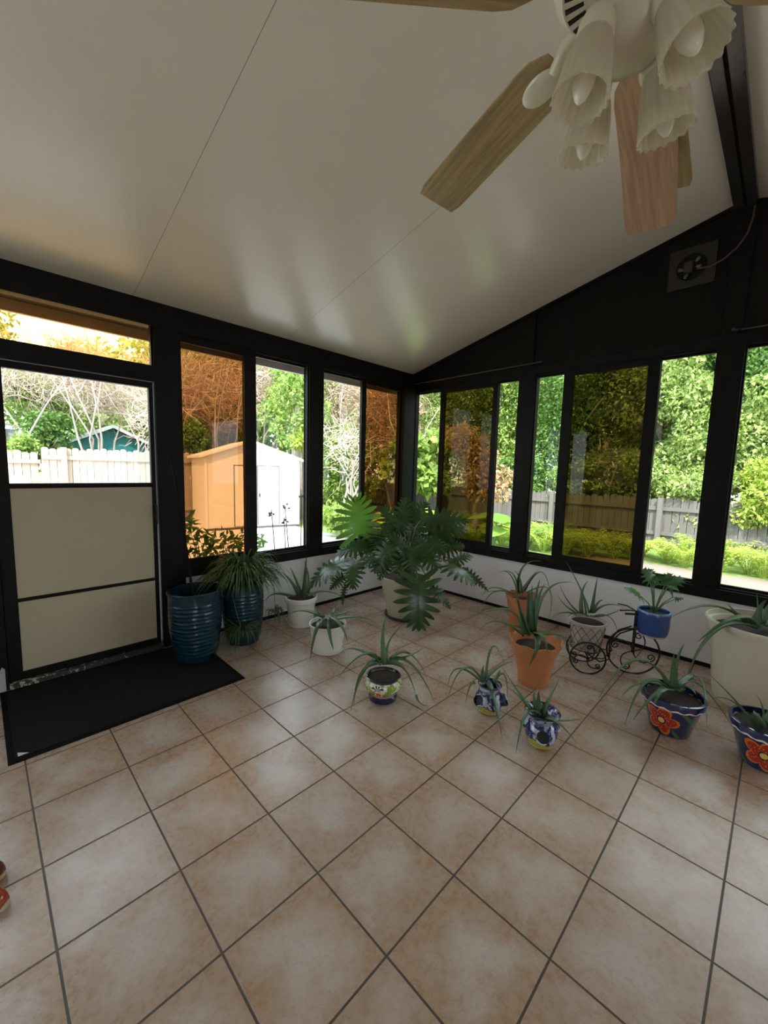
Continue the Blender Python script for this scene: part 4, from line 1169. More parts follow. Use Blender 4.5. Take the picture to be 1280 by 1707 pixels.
terracotta_pot('terra_front', (2.205, -1.189), 'aloe in a terracotta pot with a wavy rim, the nearer of two', 0.30, 0.100, 0.172)
terracotta_pot('terra_back', (1.759, -0.456), 'aloe in a terracotta pot with a wavy rim, close to the white wall', 0.345, 0.100, 0.145)

# --- big white pot at the right
c = (3.295, -0.385)
t = pot_thing('potted_aloe', c, 'agave-like aloe in the largest white pot at the right edge', 'potted plant', GP,
              [(0.205, 0), (0.212, 0.01), (0.222, 0.08), (0.262, 0.44), (0.272, 0.485), (0.288, 0.490), (0.292, 0.515), (0.285, 0.524)], CREAM, soil_z=0.455, soil_r=0.258)
aloe_foliage('bigwhite', t)

# ------------------------------------------------------------------ tricycle plant stand
AX = math.radians(27); U = Vector((math.cos(AX), math.sin(AX), 0)); S_ = Vector((-math.sin(AX), math.cos(AX), 0))
RC = Vector((2.375, -0.705, 0)); FW = Vector((2.640, -0.545, 0))
bk = thing('tricycle_plant_stand', (RC.x, RC.y, 0), 'black wrought iron tricycle plant stand holding two pots by the right wall', 'plant stand')


def spiral(c, r, a0, turns, n=18, sgn=1):
    return [(c, r * (1 - 0.86 * i / n), a0 + sgn * 2 * PI * turns * i / n) for i in range(n + 1)]


def wheel(center, rad, off, name='wheel', sp=4, phase=0.3):
    C = Vector(center)
    P = lambda x, z: C + U * x + Vector((0, 0, z))
    w = MB().tube([P(rad * math.cos(2 * PI * k / 48), rad * math.sin(2 * PI * k / 48)) for k in range(48)], 0.0062, 8, closed=True)
    for k in range(sp):
        a = phase + k * 2 * PI / sp
        pts = []
        for i in range(9):
            f = i / 8; r = rad * (0.08 + 0.70 * f); b_ = a + 0.75 * f * f
            pts.append(P(r * math.cos(b_), r * math.sin(b_)))
        rr = rad * 0.17; b_ = a + 0.75; ec = (rad * 0.78 * math.cos(b_) - rr * math.sin(b_ + PI) * 0 + rr * math.cos(b_ + PI / 2 + 0.5), rad * 0.78 * math.sin(b_) + rr * math.sin(b_ + PI / 2 + 0.5))
        a1 = math.atan2(rad * 0.78 * math.sin(b_) - ec[1], rad * 0.78 * math.cos(b_) - ec[0])
        for i in range(1, 16):
            q = i / 15; pts.append(P(ec[0] + rr * (1 - 0.75 * q) * math.cos(a1 + 8.4 * q), ec[1] + rr * (1 - 0.75 * q) * math.sin(a1 + 8.4 * q)))
        w.tube(pts, 0.0046, 6)
    w.lathe([(0.004, -0.012), (0.012, -0.008), (0.012, 0.008), (0.004, 0.012)], C, 14, ax=Matrix.Rotation(AX, 3, 'Z') @ Matrix.Rotation(PI / 2, 3, 'X'))
    return w.build(name, BLACKM, bk, smooth='all')


RF, RR_ = 0.166, 0.115
wheel(FW + Vector((0, 0, RF)), RF, 0, phase=0.35)
wheel(RC - S_ * 0.10 + Vector((0, 0, RR_)), RR_, 0, sp=3, phase=-1.6)
wheel(RC + S_ * 0.10 + Vector((0, 0, RR_)), RR_, 0, sp=3, phase=-1.2)
m = MB()
m.tube([RC - S_ * 0.10 + Vector((0, 0, RR_)), RC + S_ * 0.10 + Vector((0, 0, RR_))], 0.005, 8)
m.tube([RC + Vector((0, 0, RR_)), RC + U * 0.10 + Vector((0, 0, 0.06)), RC + U * 0.16 + Vector((0, 0, 0.09)), FW - U * 0.15 + Vector((0, 0, 0.20)), FW - U * 0.09 + Vector((0, 0, 0.285)), FW + Vector((0, 0, 0.335))], 0.0055, 8)
m.tube([RC - U * 0.12 + Vector((0, 0, 0.16)), RC - U * 0.11 + Vector((0, 0, 0.10)), RC + Vector((0, 0, 0.075)), RC + U * 0.12 + Vector((0, 0, 0.085)), RC + U * 0.17 + Vector((0, 0, 0.16)), FW - U * 0.155 + Vector((0, 0, 0.21)), FW - U * 0.10 + Vector((0, 0, 0.31)), FW - U * 0.02 + Vector((0, 0, 0.35))], 0.0048, 8)
m.build('frame', BLACKM, bk, smooth='all')
m = MB()                                                             # fork, stem and handlebar
for s in (-1, 1): m.tube([FW + S_ * 0.018 * s + Vector((0, 0, RF)), FW + S_ * 0.018 * s + Vector((0, 0, 0.36))], 0.005, 8)
m.tube([FW + Vector((0, 0, 0.35)), FW + Vector((0, 0, 0.465))], 0.009, 8)
m.tube([FW - U * 0.12 - S_ * 0.07 + Vector((0, 0, 0.475)), FW - U * 0.05 - S_ * 0.045 + Vector((0, 0, 0.478)), FW + Vector((0, 0, 0.462)), FW - U * 0.05 + S_ * 0.06 + Vector((0, 0, 0.478)), FW - U * 0.10 + S_ * 0.09 + Vector((0, 0, 0.475))], 0.0052, 8)
m.tube([FW - U * 0.07 + Vector((0, 0, 0.435)), FW + Vector((0, 0, 0.440))], 0.008, 8)
m.build('fork_and_handlebar', BLACKM, bk, smooth='all')
m = MB()                                                             # rear tray ring
tz = 0.158
m.tube([RC + U * 0.105 * math.cos(2 * PI * k / 36) + S_ * 0.105 * math.sin(2 * PI * k / 36) + Vector((0, 0, tz)) for k in range(36)], 0.0042, 8, closed=True)
m.tube([RC + U * 0.07 * math.cos(2 * PI * k / 36) + S_ * 0.07 * math.sin(2 * PI * k / 36) + Vector((0, 0, tz)) for k in range(36)], 0.0038, 8, closed=True)
m.tube([RC - U * 0.105 + Vector((0, 0, tz)), RC + U * 0.17 + Vector((0, 0, tz))], 0.004, 8).tube([RC - S_ * 0.105 + Vector((0, 0, tz)), RC + S_ * 0.105 + Vector((0, 0, tz))], 0.004, 8)
for s in (-1, 1):
    m.tube([RC + S_ * 0.098 * s + Vector((0, 0, tz)), RC + S_ * 0.098 * s + Vector((0, 0, RR_))], 0.004, 6)
m.build('rear_tray', BLACKM, bk, smooth='all')
BC = FW + U * 0.095 + Vector((0.012, 0.0, 0))
m = MB(); fz = 0.303
m.tube([BC + U * 0.062 * math.cos(2 * PI * k / 32) + S_ * 0.062 * math.sin(2 * PI * k / 32) + Vector((0, 0, fz)) for k in range(32)], 0.004, 8, closed=True)
m.tube([BC - U * 0.062 + Vector((0, 0, fz)), BC + U * 0.062 + Vector((0, 0, fz))], 0.004, 8).tube([BC - S_ * 0.062 + Vector((0, 0, fz)), BC + S_ * 0.062 + Vector((0, 0, fz))], 0.004, 8)
m.tube([FW + U * 0.005 + Vector((0, 0, fz)), BC - U * 0.06 + Vector((0, 0, fz))], 0.005, 8)
m.build('front_ring', BLACKM, bk, smooth='all')
# pot on the rear tray, wrapped in wire lattice
WASH = plain('whitewashed_clay', (0.47, 0.42, 0.38), 0.75, vary=0.22, scale=22)
z0 = tz + 0.005; hb = 0.20
t = pot_thing('potted_aloe', (RC.x, RC.y), 'aloe in a whitewashed pot wrapped in wire mesh at the rear of the tricycle stand', 'potted plant', GP,
              [(0.088, 0), (0.092, 0.006), (0.104, 0.08), (0.118, 0.175), (0.125, 0.18), (0.127, hb - 0.003), (0.123, hb)], WASH, soil_z=hb - 0.02, soil_r=0.112, z0=z0)
lt = MB()
for k in range(12):
    for sg in (-1, 1):
        pts = []
        for i in range(9):
            f = i / 8; a = 2 * PI * k / 12 + sg * f * PI / 3; r = 0.094 + 0.026 * f; pts.append((RC.x + r * math.cos(a), RC.y + r * math.sin(a), z0 + 0.004 + 0.17 * f))
        lt.tube(pts, 0.0016, 5)
lt.build('wire_mesh', plain('rusty_wire', (0.10, 0.07, 0.05), 0.6, 0.3), t, smooth='all')
aloe_foliage('basket', t)
# blue pot in the front ring
z0 = fz + 0.004
m, nt, b = new_mat('cobalt_glaze')
ob, x, y, z = coords(nt)
c_ = mix(nt, noise(nt, ob, 14, 3), (0.012, 0.045, 0.20), (0.03, 0.085, 0.30)); c_ = mix(nt, z.lt(0.014), c_, (0.60, 0.52, 0.38)); c_ = mix(nt, z.gt(0.170), c_, (0.10, 0.22, 0.45))
nt.links.new(c_, b.inputs['Base Color']); b.inputs['Roughness'].default_value = 0.2; b.inputs['Coat Weight'].default_value = 0.4
COB = m
t = pot_thing('potted_philodendron', (BC.x, BC.y), 'small split-leaf plant in a cobalt blue pot at the front of the tricycle stand', 'potted plant', GP,
              [(0.080, 0), (0.085, 0.006), (0.092, 0.022), (0.098, 0.05), (0.100, 0.10), (0.099, 0.135), (0.1025, 0.145), (0.102, 0.172), (0.098, 0.180)], COB, soil_z=0.155, soil_r=0.092, z0=z0)
pm_ = MB(); lm = MB(); crown = Vector((BC.x, BC.y, z0 + 0.155))
for bp, tp, w in SMALL:
    B, E_ = Vector(bp), Vector(tp)
    pm_.tube([crown, crown * 0.55 + B * 0.45 + Vector((0, 0, 0.02)), B], [0.0045, 0.0038, 0.003], 6)
    lobed_leaf(lm, B, E_, w * 1.1, (CAMV - B).normalized() * 0.6 + Vector((0, 0, 0.8)), nl=5, solid=0.45, droop=0.12)
pm_.build('stems', PETIOLE, t, smooth='all')
lm.build('foliage', leaf_mat('small_philodendron_leaf', (0.035, 0.11, 0.03), (0.06, 0.16, 0.045), 0.32, 0.2, 0.5), t, smooth=True, recalc=False)

# ------------------------------------------------------------------ outside: ground, patio, fences, shed
g = MB().add([(-40, -30, GZ), (30, -30, GZ), (30, 40, GZ), (-40, 40, GZ)], [(0, 1, 2, 3)]).build('ground', ground_mat())
struct(g, 'yard ground of grass and bare dirt', 'ground')
pt_ = MB().box((-8.3, -9, GZ - 0.05), (-0.07, 2.2, GZ + 0.02)).build('patio', plain('pale_concrete', (0.62, 0.59, 0.54), 0.85, vary=0.1, scale=3, bmp=0.1))
struct(pt_, 'pale sunlit concrete patio between the house and the shed', 'ground')


def fence(name, axis, p, a0, a1, z1, mat, label, dz=0.0, pitch=0.14):
    t = thing(name, (p, (a0 + a1) / 2, GZ) if axis == 'y' else ((a0 + a1) / 2, p, GZ), label, 'fence')
    b = MB(); n = int((a1 - a0) / pitch)
    for k in range(n):
        u0 = a0 + k * pitch + 0.004; u1 = u0 + pitch - 0.010; zz = z1 + random.uniform(-0.03, 0.03); c_ = 0.03; jit = random.uniform(-0.006, 0.006)
        if axis == 'y': b.prism([(p + jit, u0, GZ), (p + jit, u1, GZ), (p + jit, u1, zz - c_), (p + jit, u1 - c_, zz), (p + jit, u0 + c_, zz), (p + jit, u0, zz - c_)], (0.018, 0, 0))
        else: b.prism([(u0, p + jit, GZ), (u1, p + jit, GZ), (u1, p + jit, zz - c_), (u1 - c_, p + jit, zz), (u0 + c_, p + jit, zz), (u0, p + jit, zz - c_)], (0, 0.018, 0))
    b.build('board_panel', mat, t)
    s = 1 if axis == 'y' else -1
    for zr in (z1 - 0.22, GZ + 0.35):
        if axis == 'y': MB().box((p + 0.022, a0, zr - 0.045), (p + 0.062, a1, zr + 0.045)).build('rail', mat, t)
        else: MB().box((a0, p - 0.048, zr - 0.04), (a1, p - 0.008, zr + 0.04)).build('rail', mat, t)
    u = a0 + 0.4
    while u < a1:
        if axis == 'y': MB().box((p + 0.02, u - 0.05, GZ), (p + 0.12, u + 0.05, z1 + 0.02)).build('post', mat, t)
        else: MB().box((u - 0.05, p - 0.10, GZ), (u + 0.05, p - 0.01, z1 + 0.02)).build('post', mat, t)
        u += 2.4
    return t


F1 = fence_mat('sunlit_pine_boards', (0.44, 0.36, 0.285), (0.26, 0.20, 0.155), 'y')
F2 = fence_mat('shaded_weathered_boards', (0.17, 0.155, 0.14), (0.10, 0.09, 0.08), 'x')  # grey wood, darkened further to stand in for tree shade
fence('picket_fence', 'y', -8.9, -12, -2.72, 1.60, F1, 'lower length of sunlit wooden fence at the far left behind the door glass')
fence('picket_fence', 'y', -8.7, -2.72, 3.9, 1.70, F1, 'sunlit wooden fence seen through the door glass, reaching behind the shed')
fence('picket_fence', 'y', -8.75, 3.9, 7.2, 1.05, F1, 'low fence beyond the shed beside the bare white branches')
fence('picket_fence', 'x', 6.9, -8.6, 9.5, 0.92, F2, 'weathered grey fence with tree shade put into its colour beyond the right windows')

# shed
SHED = plain('white_painted_shed', (0.66, 0.65, 0.635), 0.55, vary=0.03)
A0, A1 = Vector((-6.45, 0.02, 0)), Vector((-5.95, 2.32, 0)); fu = (A1 - A0).normalized(); bk_ = Vector((-fu.y, fu.x, 0)); Ls = (A1 - A0).length
sh = thing('garden_shed', ((A0 + A1) / 2 + bk_ * 0.9 + Vector((0, 0, GZ)))[:], 'white garden shed with a low gable and double doors on the patio', 'shed')
Z = lambda p, z: (p.x, p.y, z)
e0, e1, ap = 1.60, 1.57, 1.98; mid = A0 + fu * Ls * 0.46
m = MB().prism([Z(A0, GZ + 0.02), Z(A1, GZ + 0.02), Z(A1, e1), Z(mid, ap), Z(A0, e0)], bk_ * 2.0); m.build('walls', SHED, sh)
for (p, q, za, zb_) in ((A0 - fu * 0.10, mid, e0 - 0.035, ap), (mid, A1 + fu * 0.10, ap, e1 - 0.035)):
    f = bk_ * -0.12
    MB().prism([Z(p + f, za + 0.005), Z(q + f, zb_ + 0.005), Z(q + f, zb_ + 0.06), Z(p + f, za + 0.06)], bk_ * 2.25).build('roof_panel', SHED, sh)
for k, (u0, u1) in enumerate(((0.66, 1.22), (1.235, 1.80))):
    f = bk_ * -0.022; p, q = A0 + fu * u0 + f, A0 + fu * u1 + f
    dd = MB().prism([Z(p, GZ + 0.1), Z(q, GZ + 0.1), Z(q, 1.42), Z(p, 1.42)], bk_ * 0.02).build('door', SHED, sh)
    f2 = bk_ * -0.028
    tr_ = MB()
    for (g0, g1, h0, h1) in ((u0, u0 + 0.02, GZ + 0.1, 1.42), (u1 - 0.02, u1, GZ + 0.1, 1.42), (u0, u1, 1.40, 1.42)):
        a_, b_ = A0 + fu * g0 + f2, A0 + fu * g1 + f2; tr_.prism([Z(a_, h0), Z(b_, h0), Z(b_, h1), Z(a_, h1)], bk_ * 0.008)
    tr_.build('door_edge', plain('shed_grey_trim', (0.06, 0.058, 0.055), 0.6), dd)
    hp = A0 + fu * (u0 + 0.05 if k else u1 - 0.05) + bk_ * -0.04
    MB().box((hp.x - 0.012, hp.y - 0.012, 0.62), (hp.x + 0.012, hp.y + 0.012, 0.72)).build('door_handle', BLACKM, dd)
f = bk_ * -0.03
MB().prism([Z(A0 + f, GZ + 0.02), Z(A1 + f, GZ + 0.02), Z(A1 + f, GZ + 0.07), Z(A0 + f, GZ + 0.07)], bk_ * 0.03).build('base_rail', plain('shed_grey_trim', (0.06, 0.058, 0.055), 0.6), sh)
for p in (A0, A1 - fu * 0.06):
    q = p + fu * 0.06; f = bk_ * -0.02
    MB().prism([Z(p + f, GZ + 0.02), Z(q + f, GZ + 0.02), Z(q + f, 1.56), Z(p + f, 1.56)], bk_ * 0.02).build('corner_trim', SHED, sh)

# neighbour's gable and a white screened frame beyond the fence
nb = thing('neighbour_house', (-14.5, -0.45, GZ), 'low grey house with a teal gable end beyond the sunlit fence', 'house')
TEALP = plain('teal_siding', (0.03, 0.22, 0.24), 0.6); RFM = plain('grey_shingle', (0.26, 0.26, 0.27), 0.8, vary=0.2)
MB().prism([(-13.2, -1.75, GZ), (-13.2, 0.85, GZ), (-13.2, 0.85, 1.9), (-13.2, -0.42, 2.52), (-13.2, -1.75, 1.9)], (-3, 0, 0)).build('gable_wall', TEALP, nb)
for (p, q, zp, zq) in ((-2.05, -0.42, 1.80, 2.58), (-0.42, 1.2, 2.58, 1.80)):
    MB().prism([(-12.95, p, zp), (-12.95, q, zq), (-12.95, q, zq + 0.07), (-12.95, p, zp + 0.07)], (-3.4, 0, 0)).build('roof_panel', RFM, nb)
    MB().prism([(-12.93, p, zp - 0.03), (-12.93, q, zq - 0.03), (-12.93, q, zq + 0.08), (-12.93, p, zp + 0.08)], (-0.03, 0, 0)).build('barge_board', plain('pale_blue_trim', (0.55, 0.66, 0.70), 0.6), nb)
sc_ = thing('screen_enclosure', (-13.6, -3.15, GZ), 'white framed screen enclosure at the far left beyond the fence', 'enclosure')
WF = plain('white_frame', (0.75, 0.76, 0.78), 0.5)
for yy in (-3.5, -3.15, -2.8):
    MB().box((-13.02, yy - 0.025, GZ), (-12.97, yy + 0.025, 2.36)).build('post', WF, sc_)
MB().box((-13.02, -3.55, 2.33), (-12.97, -2.77, 2.39)).prism([(-13.02, -3.6, 2.60), (-13.02, -2.75, 2.37), (-13.02, -2.75, 2.41), (-13.02, -3.6, 2.65)], (-1.0, 0, 0)).build('top_rail', WF, sc_)
MB().box((-13.3, -3.5, GZ), (-13.05, -2.8, 2.30)).build('screen', plain('grey_screen', (0.34, 0.36, 0.40), 0.7), sc_)

# ------------------------------------------------------------------ trees and undergrowth
L_MID = leaf_mat('mid_green_leaf', (0.13, 0.25, 0.035), (0.38, 0.52, 0.13), 0.45, 0.4)
L_DARK = leaf_mat('deep_green_leaf', (0.07, 0.17, 0.035), (0.22, 0.38, 0.09), 0.4, 0.35)
L_LIME = leaf_mat('yellow_green_leaf', (0.30, 0.44, 0.05), (0.55, 0.62, 0.14), 0.45, 0.4)
L_OLIVE = leaf_mat('olive_leaf', (0.23, 0.36, 0.09), (0.48, 0.58, 0.19), 0.5, 0.35)
L_RUST = leaf_mat('dry_rust_leaf', (0.34, 0.20, 0.10), (0.58, 0.40, 0.22), 0.6, 0.3)
TWIG = leaf_mat('bare_twig', (0.38, 0.28, 0.23), (0.62, 0.50, 0.43), 0.8, 0.0)
TWIGD = leaf_mat('dark_twig', (0.24, 0.16, 0.12), (0.46, 0.34, 0.26), 0.8, 0.0)


def tree(name, label, x, y, z0, z1, r, mat, n=2600, size=0.16, trunk=0.09, cat='tree', group='trees and shrubs beyond the fences', nb=9, bark=BARK, aspect=0.5, lean=(0, 0)):
    t = thing(name, (x, y, GZ), label, cat, group)
    m = MB().tube([(x, y, GZ - 0.05), (x + lean[0] * 0.4, y + lean[1] * 0.4, GZ + (z0 - GZ) * 0.6), (x + lean[0], y + lean[1], (z0 + z1) / 2), (x + lean[0] * 1.3, y + lean[1] * 1.3, z1 - 0.15 * (z1 - z0))], [trunk * 1.25, trunk, trunk * 0.8, trunk * 0.3], 9)
    for k in range(7):
        a = random.uniform(0, 2 * PI); zz = z0 + (z1 - z0) * random.uniform(0.05, 0.6); d = Vector((math.cos(a), math.sin(a), 0))
        p = Vector((x + lean[0] * 0.8, y + lean[1] * 0.8, zz)); m.tube([p, p + d * r * 0.45 + Vector((0, 0, 0.2 * r)), p + d * r * 0.85 + Vector((0, 0, 0.5 * r))], [trunk * 0.45, trunk * 0.3, trunk * 0.12], 6)
    m.build('trunk', bark, t, smooth='all')
    bl = []; n = int(n * 2.2); nb = int(nb * 1.6)
    for k in range(nb):
        a = random.uniform(0, 2 * PI); q = random.uniform(0.1, 0.78); f = (k + random.random()) / nb
        bl.append(((x + lean[0] + r * q * math.cos(a), y + lean[1] + r * q * math.sin(a), z0 + (z1 - z0) * (0.1 + 0.8 * f)), (r * random.uniform(0.38, 0.58),) * 2 + ((z1 - z0) * random.uniform(0.13, 0.22),), n // nb))
    leaf_cloud('foliage', mat, t, bl, size, aspect)
    return t


def brush(label, x, y, z0, z1, r, mat, n=420, L=0.55, rad=0.007, leafs=None, nleaf=500, size=0.09, name='bare_shrub'):
    t = thing(name, (x, y, GZ), label, 'shrub', 'trees and shrubs beyond the fences')
    m = MB()
    for k in range(6):
        a = random.uniform(0, 2 * PI); d = Vector((math.cos(a), math.sin(a), 0)); p = Vector((x, y, GZ - 0.05)) + d * 0.1
        wv = lambda q: Vector((random.uniform(-q, q), random.uniform(-q, q), 0))
        m.tube([p, p + d * r * 0.2 + wv(0.1) + Vector((0, 0, (z1 - GZ) * 0.25)), p + d * r * 0.4 + wv(0.25) + Vector((0, 0, (z1 - GZ) * 0.48)), p + d * r * 0.7 + wv(0.3) + Vector((0, 0, (z1 - GZ) * 0.66)), p + d * r * 0.95 + wv(0.3) + Vector((0, 0, (z1 - GZ) * 0.86))], [0.04, 0.034, 0.026, 0.018, 0.006], 7)
    m.build('stems', PALEBARK, t, smooth='all')
    bl = [((x + random.uniform(-0.5, 0.5) * r, y + random.uniform(-0.5, 0.5) * r, z0 + (z1 - z0) * random.uniform(0.2, 0.85)), (r * 0.6, r * 0.6, (z1 - z0) * 0.3), n // 5) for _ in range(5)]
    o = twig_cloud('twigs', mat, t, bl, L, rad); o['kind'] = 'stuff'
    if leafs is not None: leaf_cloud('foliage', leafs, t, [(b_[0], b_[1], nleaf // 5) for b_ in bl], size)
    return t


# left, behind the sunlit fence
tree('leafy_tree', 'green bush over the fence at the far left, beside the white enclosure', -12.6, -2.2, 2.3, 3.9, 1.1, L_MID, 2600, 0.15)
tree('leafy_tree', 'low green shrub poking over the fence in front of the white enclosure', -9.9, -3.05, 1.0, 2.0, 0.45, L_MID, 700, 0.13, 0.03)
tree('leafy_tree', 'dark green shrub left of the teal gable', -11.0, -2.35, 1.2, 2.7, 0.65, L_DARK, 1300, 0.14, 0.05)
tree('leafy_tree', 'tall tree seen in the left end of the transom', -14.5, -4.1, 3.0, 6.6, 1.7, L_OLIVE, 3200, 0.2, 0.13)
tree('leafy_tree', 'olive tree crown at the foot of the transom glass', -15.0, -0.7, 2.6, 4.9, 1.4, L_OLIVE, 2600, 0.18, 0.1)
brush('tangle of pinkish bare twigs over the fence in the door glass', -10.6, -1.2, 2.5, 4.5, 1.5, TWIG, 1700, 0.6, 0.008)
brush('tangle of bare twigs at the upper left of the door glass', -11.0, -3.1, 2.5, 4.4, 1.4, TWIG, 900, 0.6, 0.008, L_MID, 500)
brush('pale bare branches in front of the teal gable', -9.9, -0.1, 1.5, 3.2, 0.9, TWIG, 200, 0.6, 0.012)
brush('bare twigs rising to the right side of the door glass', -10.4, 0.55, 1.8, 4.6, 1.3, TWIG, 1300, 0.6, 0.008)
# behind the shed
brush('brown leafless thicket behind the shed, seen through the amber pane', -9.8, 1.7, 1.6, 5.0, 1.5, TWIG, 1900, 0.6, 0.008, L_RUST, 900, 0.1)
brush('second brown thicket behind the shed roof', -10.2, 3.2, 1.6, 5.4, 1.5, TWIG, 1600, 0.6, 0.008, L_RUST, 1100, 0.1)
tree('leafy_tree', 'dark green shrub between the shed roof and the brown thicket', -9.4, 0.9, 1.2, 2.7, 0.8, L_DARK, 1500, 0.13, 0.05)
tree('leafy_tree', 'olive tree far behind the shed', -13.0, 3.0, 2.5, 7.0, 2.4, L_OLIVE, 4200, 0.2, 0.14)
tree('leafy_tree', 'vine-covered tree with a thick trunk beside the shed', -7.75, 3.45, 2.2, 4.6, 1.1, L_MID, 1300, 0.15, 0.20, bark=PALEBARK)
tree('leafy_tree', 'lime green vine patch on the thick trunk beside the shed', -7.1, 3.15, 1.9, 2.5, 0.35, L_LIME, 380, 0.15, 0.03)
tree('leafy_tree', 'olive crown above the thick trunk', -8.4, 4.4, 3.0, 5.6, 1.4, L_OLIVE, 2200, 0.15, 0.08)
brush('tangle of twigs and dry leaves left of the corner post', -7.2, 5.2, 1.8, 4.8, 1.4, TWIG, 1300, 0.55, 0.008, L_RUST, 1300, 0.12)
tree('leafy_tree', 'green shrub below the dry tangle near the corner', -6.6, 4.5, 0.3, 2.5, 0.95, L_MID, 2300, 0.15, 0.05)
brush('pale leafless sapling with forked white branches near the corner', -5.6, 3.65, 0.8, 2.6, 0.7, TWIG, 200, 0.5, 0.012)
tree('leafy_tree', 'low green shrub at the foot of the pale sapling', -3.9, 2.1, 0.0, 0.55, 0.6, L_MID, 900, 0.13, 0.02)
brush('rusty dry thicket seen through the amber pane by the corner', -5.4, 5.6, 1.2, 4.4, 1.2, TWIGD, 1300, 0.55, 0.008, L_RUST, 1500, 0.13)
# right-hand side
tree('leafy_tree', 'green tree with large leaves left of the brown corner pane', -4.5, 5.3, 0.9, 2.4, 1.0, L_MID, 1500, 0.26, 0.08, aspect=0.6)
tree('leafy_tree', 'coppery leaved small tree behind the brown corner pane', -1.9, 4.6, 0.7, 2.5, 0.75, L_RUST, 1400, 0.12, 0.07)
spec = [(-3.6, 8.6, 1.0, 6.5, 1.9, L_MID, 'tall mid-green tree behind the brown corner pane'), (-1.2, 8.3, 0.9, 5.8, 1.6, L_DARK, 'deep green tree left of the right window post'),
        (-0.9, 9.6, 2.2, 7.4, 1.7, L_LIME, 'bright lime tree left of the wide brown pane'), (0.9, 8.6, 1.0, 6.0, 1.5, L_OLIVE, 'olive tree filling the wide brown pane'),
        (2.1, 8.2, 0.9, 3.7, 1.1, L_OLIVE, 'pale olive bush over the fence right of the wide brown pane'), (2.7, 9.4, 2.6, 7.2, 1.5, L_DARK, 'deep green crown above the pale olive bush'),
        (3.9, 8.2, 0.8, 2.9, 0.9, L_LIME, 'lime bush over the fence at the right edge'), (4.2, 9.6, 1.5, 5.4, 1.6, L_MID, 'feathery green tree at the right edge'),
        (5.9, 8.8, 1.0, 6.2, 1.8, L_DARK, 'dark tree beyond the right edge window'), (-6.3, 9.4, 1.2, 6.6, 2.1, L_OLIVE, 'olive tree behind the room corner')]
for x, y, z0, z1, r, mt_, lab in spec: tree('leafy_tree', lab, x, y, z0, z1, r, mt_, 11000, 0.11, 0.10, nb=15)
for x, y, lab in ((-5.0, 13.0, 'distant tall tree behind the corner'), (-1.0, 13.6, 'distant tall tree behind the brown corner pane'), (2.6, 14.0, 'distant tall tree behind the wide brown pane'), (6.2, 13.4, 'distant tall tree at the right edge'), (-9.5, 10.5, 'distant tall tree beyond the amber corner pane')):
    tree('leafy_tree', lab, x, y, 1.5, 10.0, 2.9, L_MID, 5200, 0.34, 0.2, nb=16, aspect=0.6)
for x, y, mt_, lab in ((-19.0, -6.5, L_OLIVE, 'distant tree beyond the far left end of the sunlit fence'), (-19.5, 2.2, L_OLIVE, 'distant tree above the teal gable'),
                       (-17.5, 6.0, L_MID, 'distant tree behind the olive tree and the shed'), (-14.5, 9.5, L_OLIVE, 'distant tree behind the dry tangle near the corner'), (10.0, 12.0, L_MID, 'distant tree past the right edge of the photo')):
    tree('leafy_tree', lab, x, y, 1.0, 8.5 if x > -18 else 7.0, 3.0, mt_, 5200, 0.36, 0.2, nb=16, aspect=0.6)
for x, y, z0, z1, r, mt_, lab in ((-3.4, 7.6, 0.35, 1.9, 0.9, L_MID, 'green hedge over the fence behind the brown corner pane'), (-2.0, 7.5, 0.3, 1.9, 0.8, L_DARK, 'dark hedge over the fence left of the middle windows'),
                                  (-0.6, 7.6, 0.35, 1.8, 0.8, L_MID, 'green hedge over the fence behind the narrow clear pane'), (0.7, 7.6, 0.4, 2.0, 0.8, L_OLIVE, 'olive hedge over the fence behind the wide brown pane'),
                                  (1.9, 7.15, 0.3, 1.7, 0.75, L_OLIVE, 'olive hedge hanging over the fence right of the wide brown pane'), (3.1, 7.15, 0.3, 1.7, 0.7, L_LIME, 'lime hedge hanging over the fence at the right edge'), (4.4, 7.4, 0.3, 1.9, 0.8, L_MID, 'green hedge over the fence past the right edge')):
    tree('leafy_tree', lab, x, y, z0, z1, r, mt_, 3400, 0.10, 0.05, nb=8)
brush('bare twigs among the leaves over the shaded fence', 0.15, 7.6, 0.9, 2.1, 0.7, TWIGD, 420, 0.4, 0.007, L_DARK, 600, 0.11)


def fern(x, y, r, h, mat, n, label, group, name='fern_clump', wide=0.035):
    t = thing(name, (x, y, GZ), label, 'garden plant', group); mb = MB()
    for i in range(n):
        a = random.uniform(0, 2 * PI); d = Vector((math.cos(a), math.sin(a), 0)); l = r * random.uniform(0.5, 1.1)
        p0 = Vector((x, y, GZ)) + d * 0.03; e = p0 + d * l + Vector((0, 0, h * random.uniform(0.45, 0.95))); md = p0 + d * l * 0.5 + Vector((0, 0, h * random.uniform(0.75, 1.1)))
        mb.tube([p0, md, e], [0.004, 0.003, 0.001], 4)
        for j in range(2, 11):                                       # paired leaflets along the frond
            f = j / 10; q = p0 * (1 - f) ** 2 + (md * 2 - (p0 + e) * 0.5) * 2 * f * (1 - f) + e * f * f; s_ = Vector((0, 0, 1)).cross(d); ll_ = 0.085 * (1.15 - f) * l / 0.4 + 0.02
            for sg in (1, -1):
                tp_ = q + s_ * sg * ll_ + d * ll_ * 0.45 - Vector((0, 0, 0.25 * ll_)); ct = (q + tp_) * 0.5; wv = d * ll_ * 0.22
                mb.add([q, ct + wv, tp_, ct - wv], [(0, 1, 2, 3)])
    mb.build('foliage', mat, t, recalc=False)
    return t


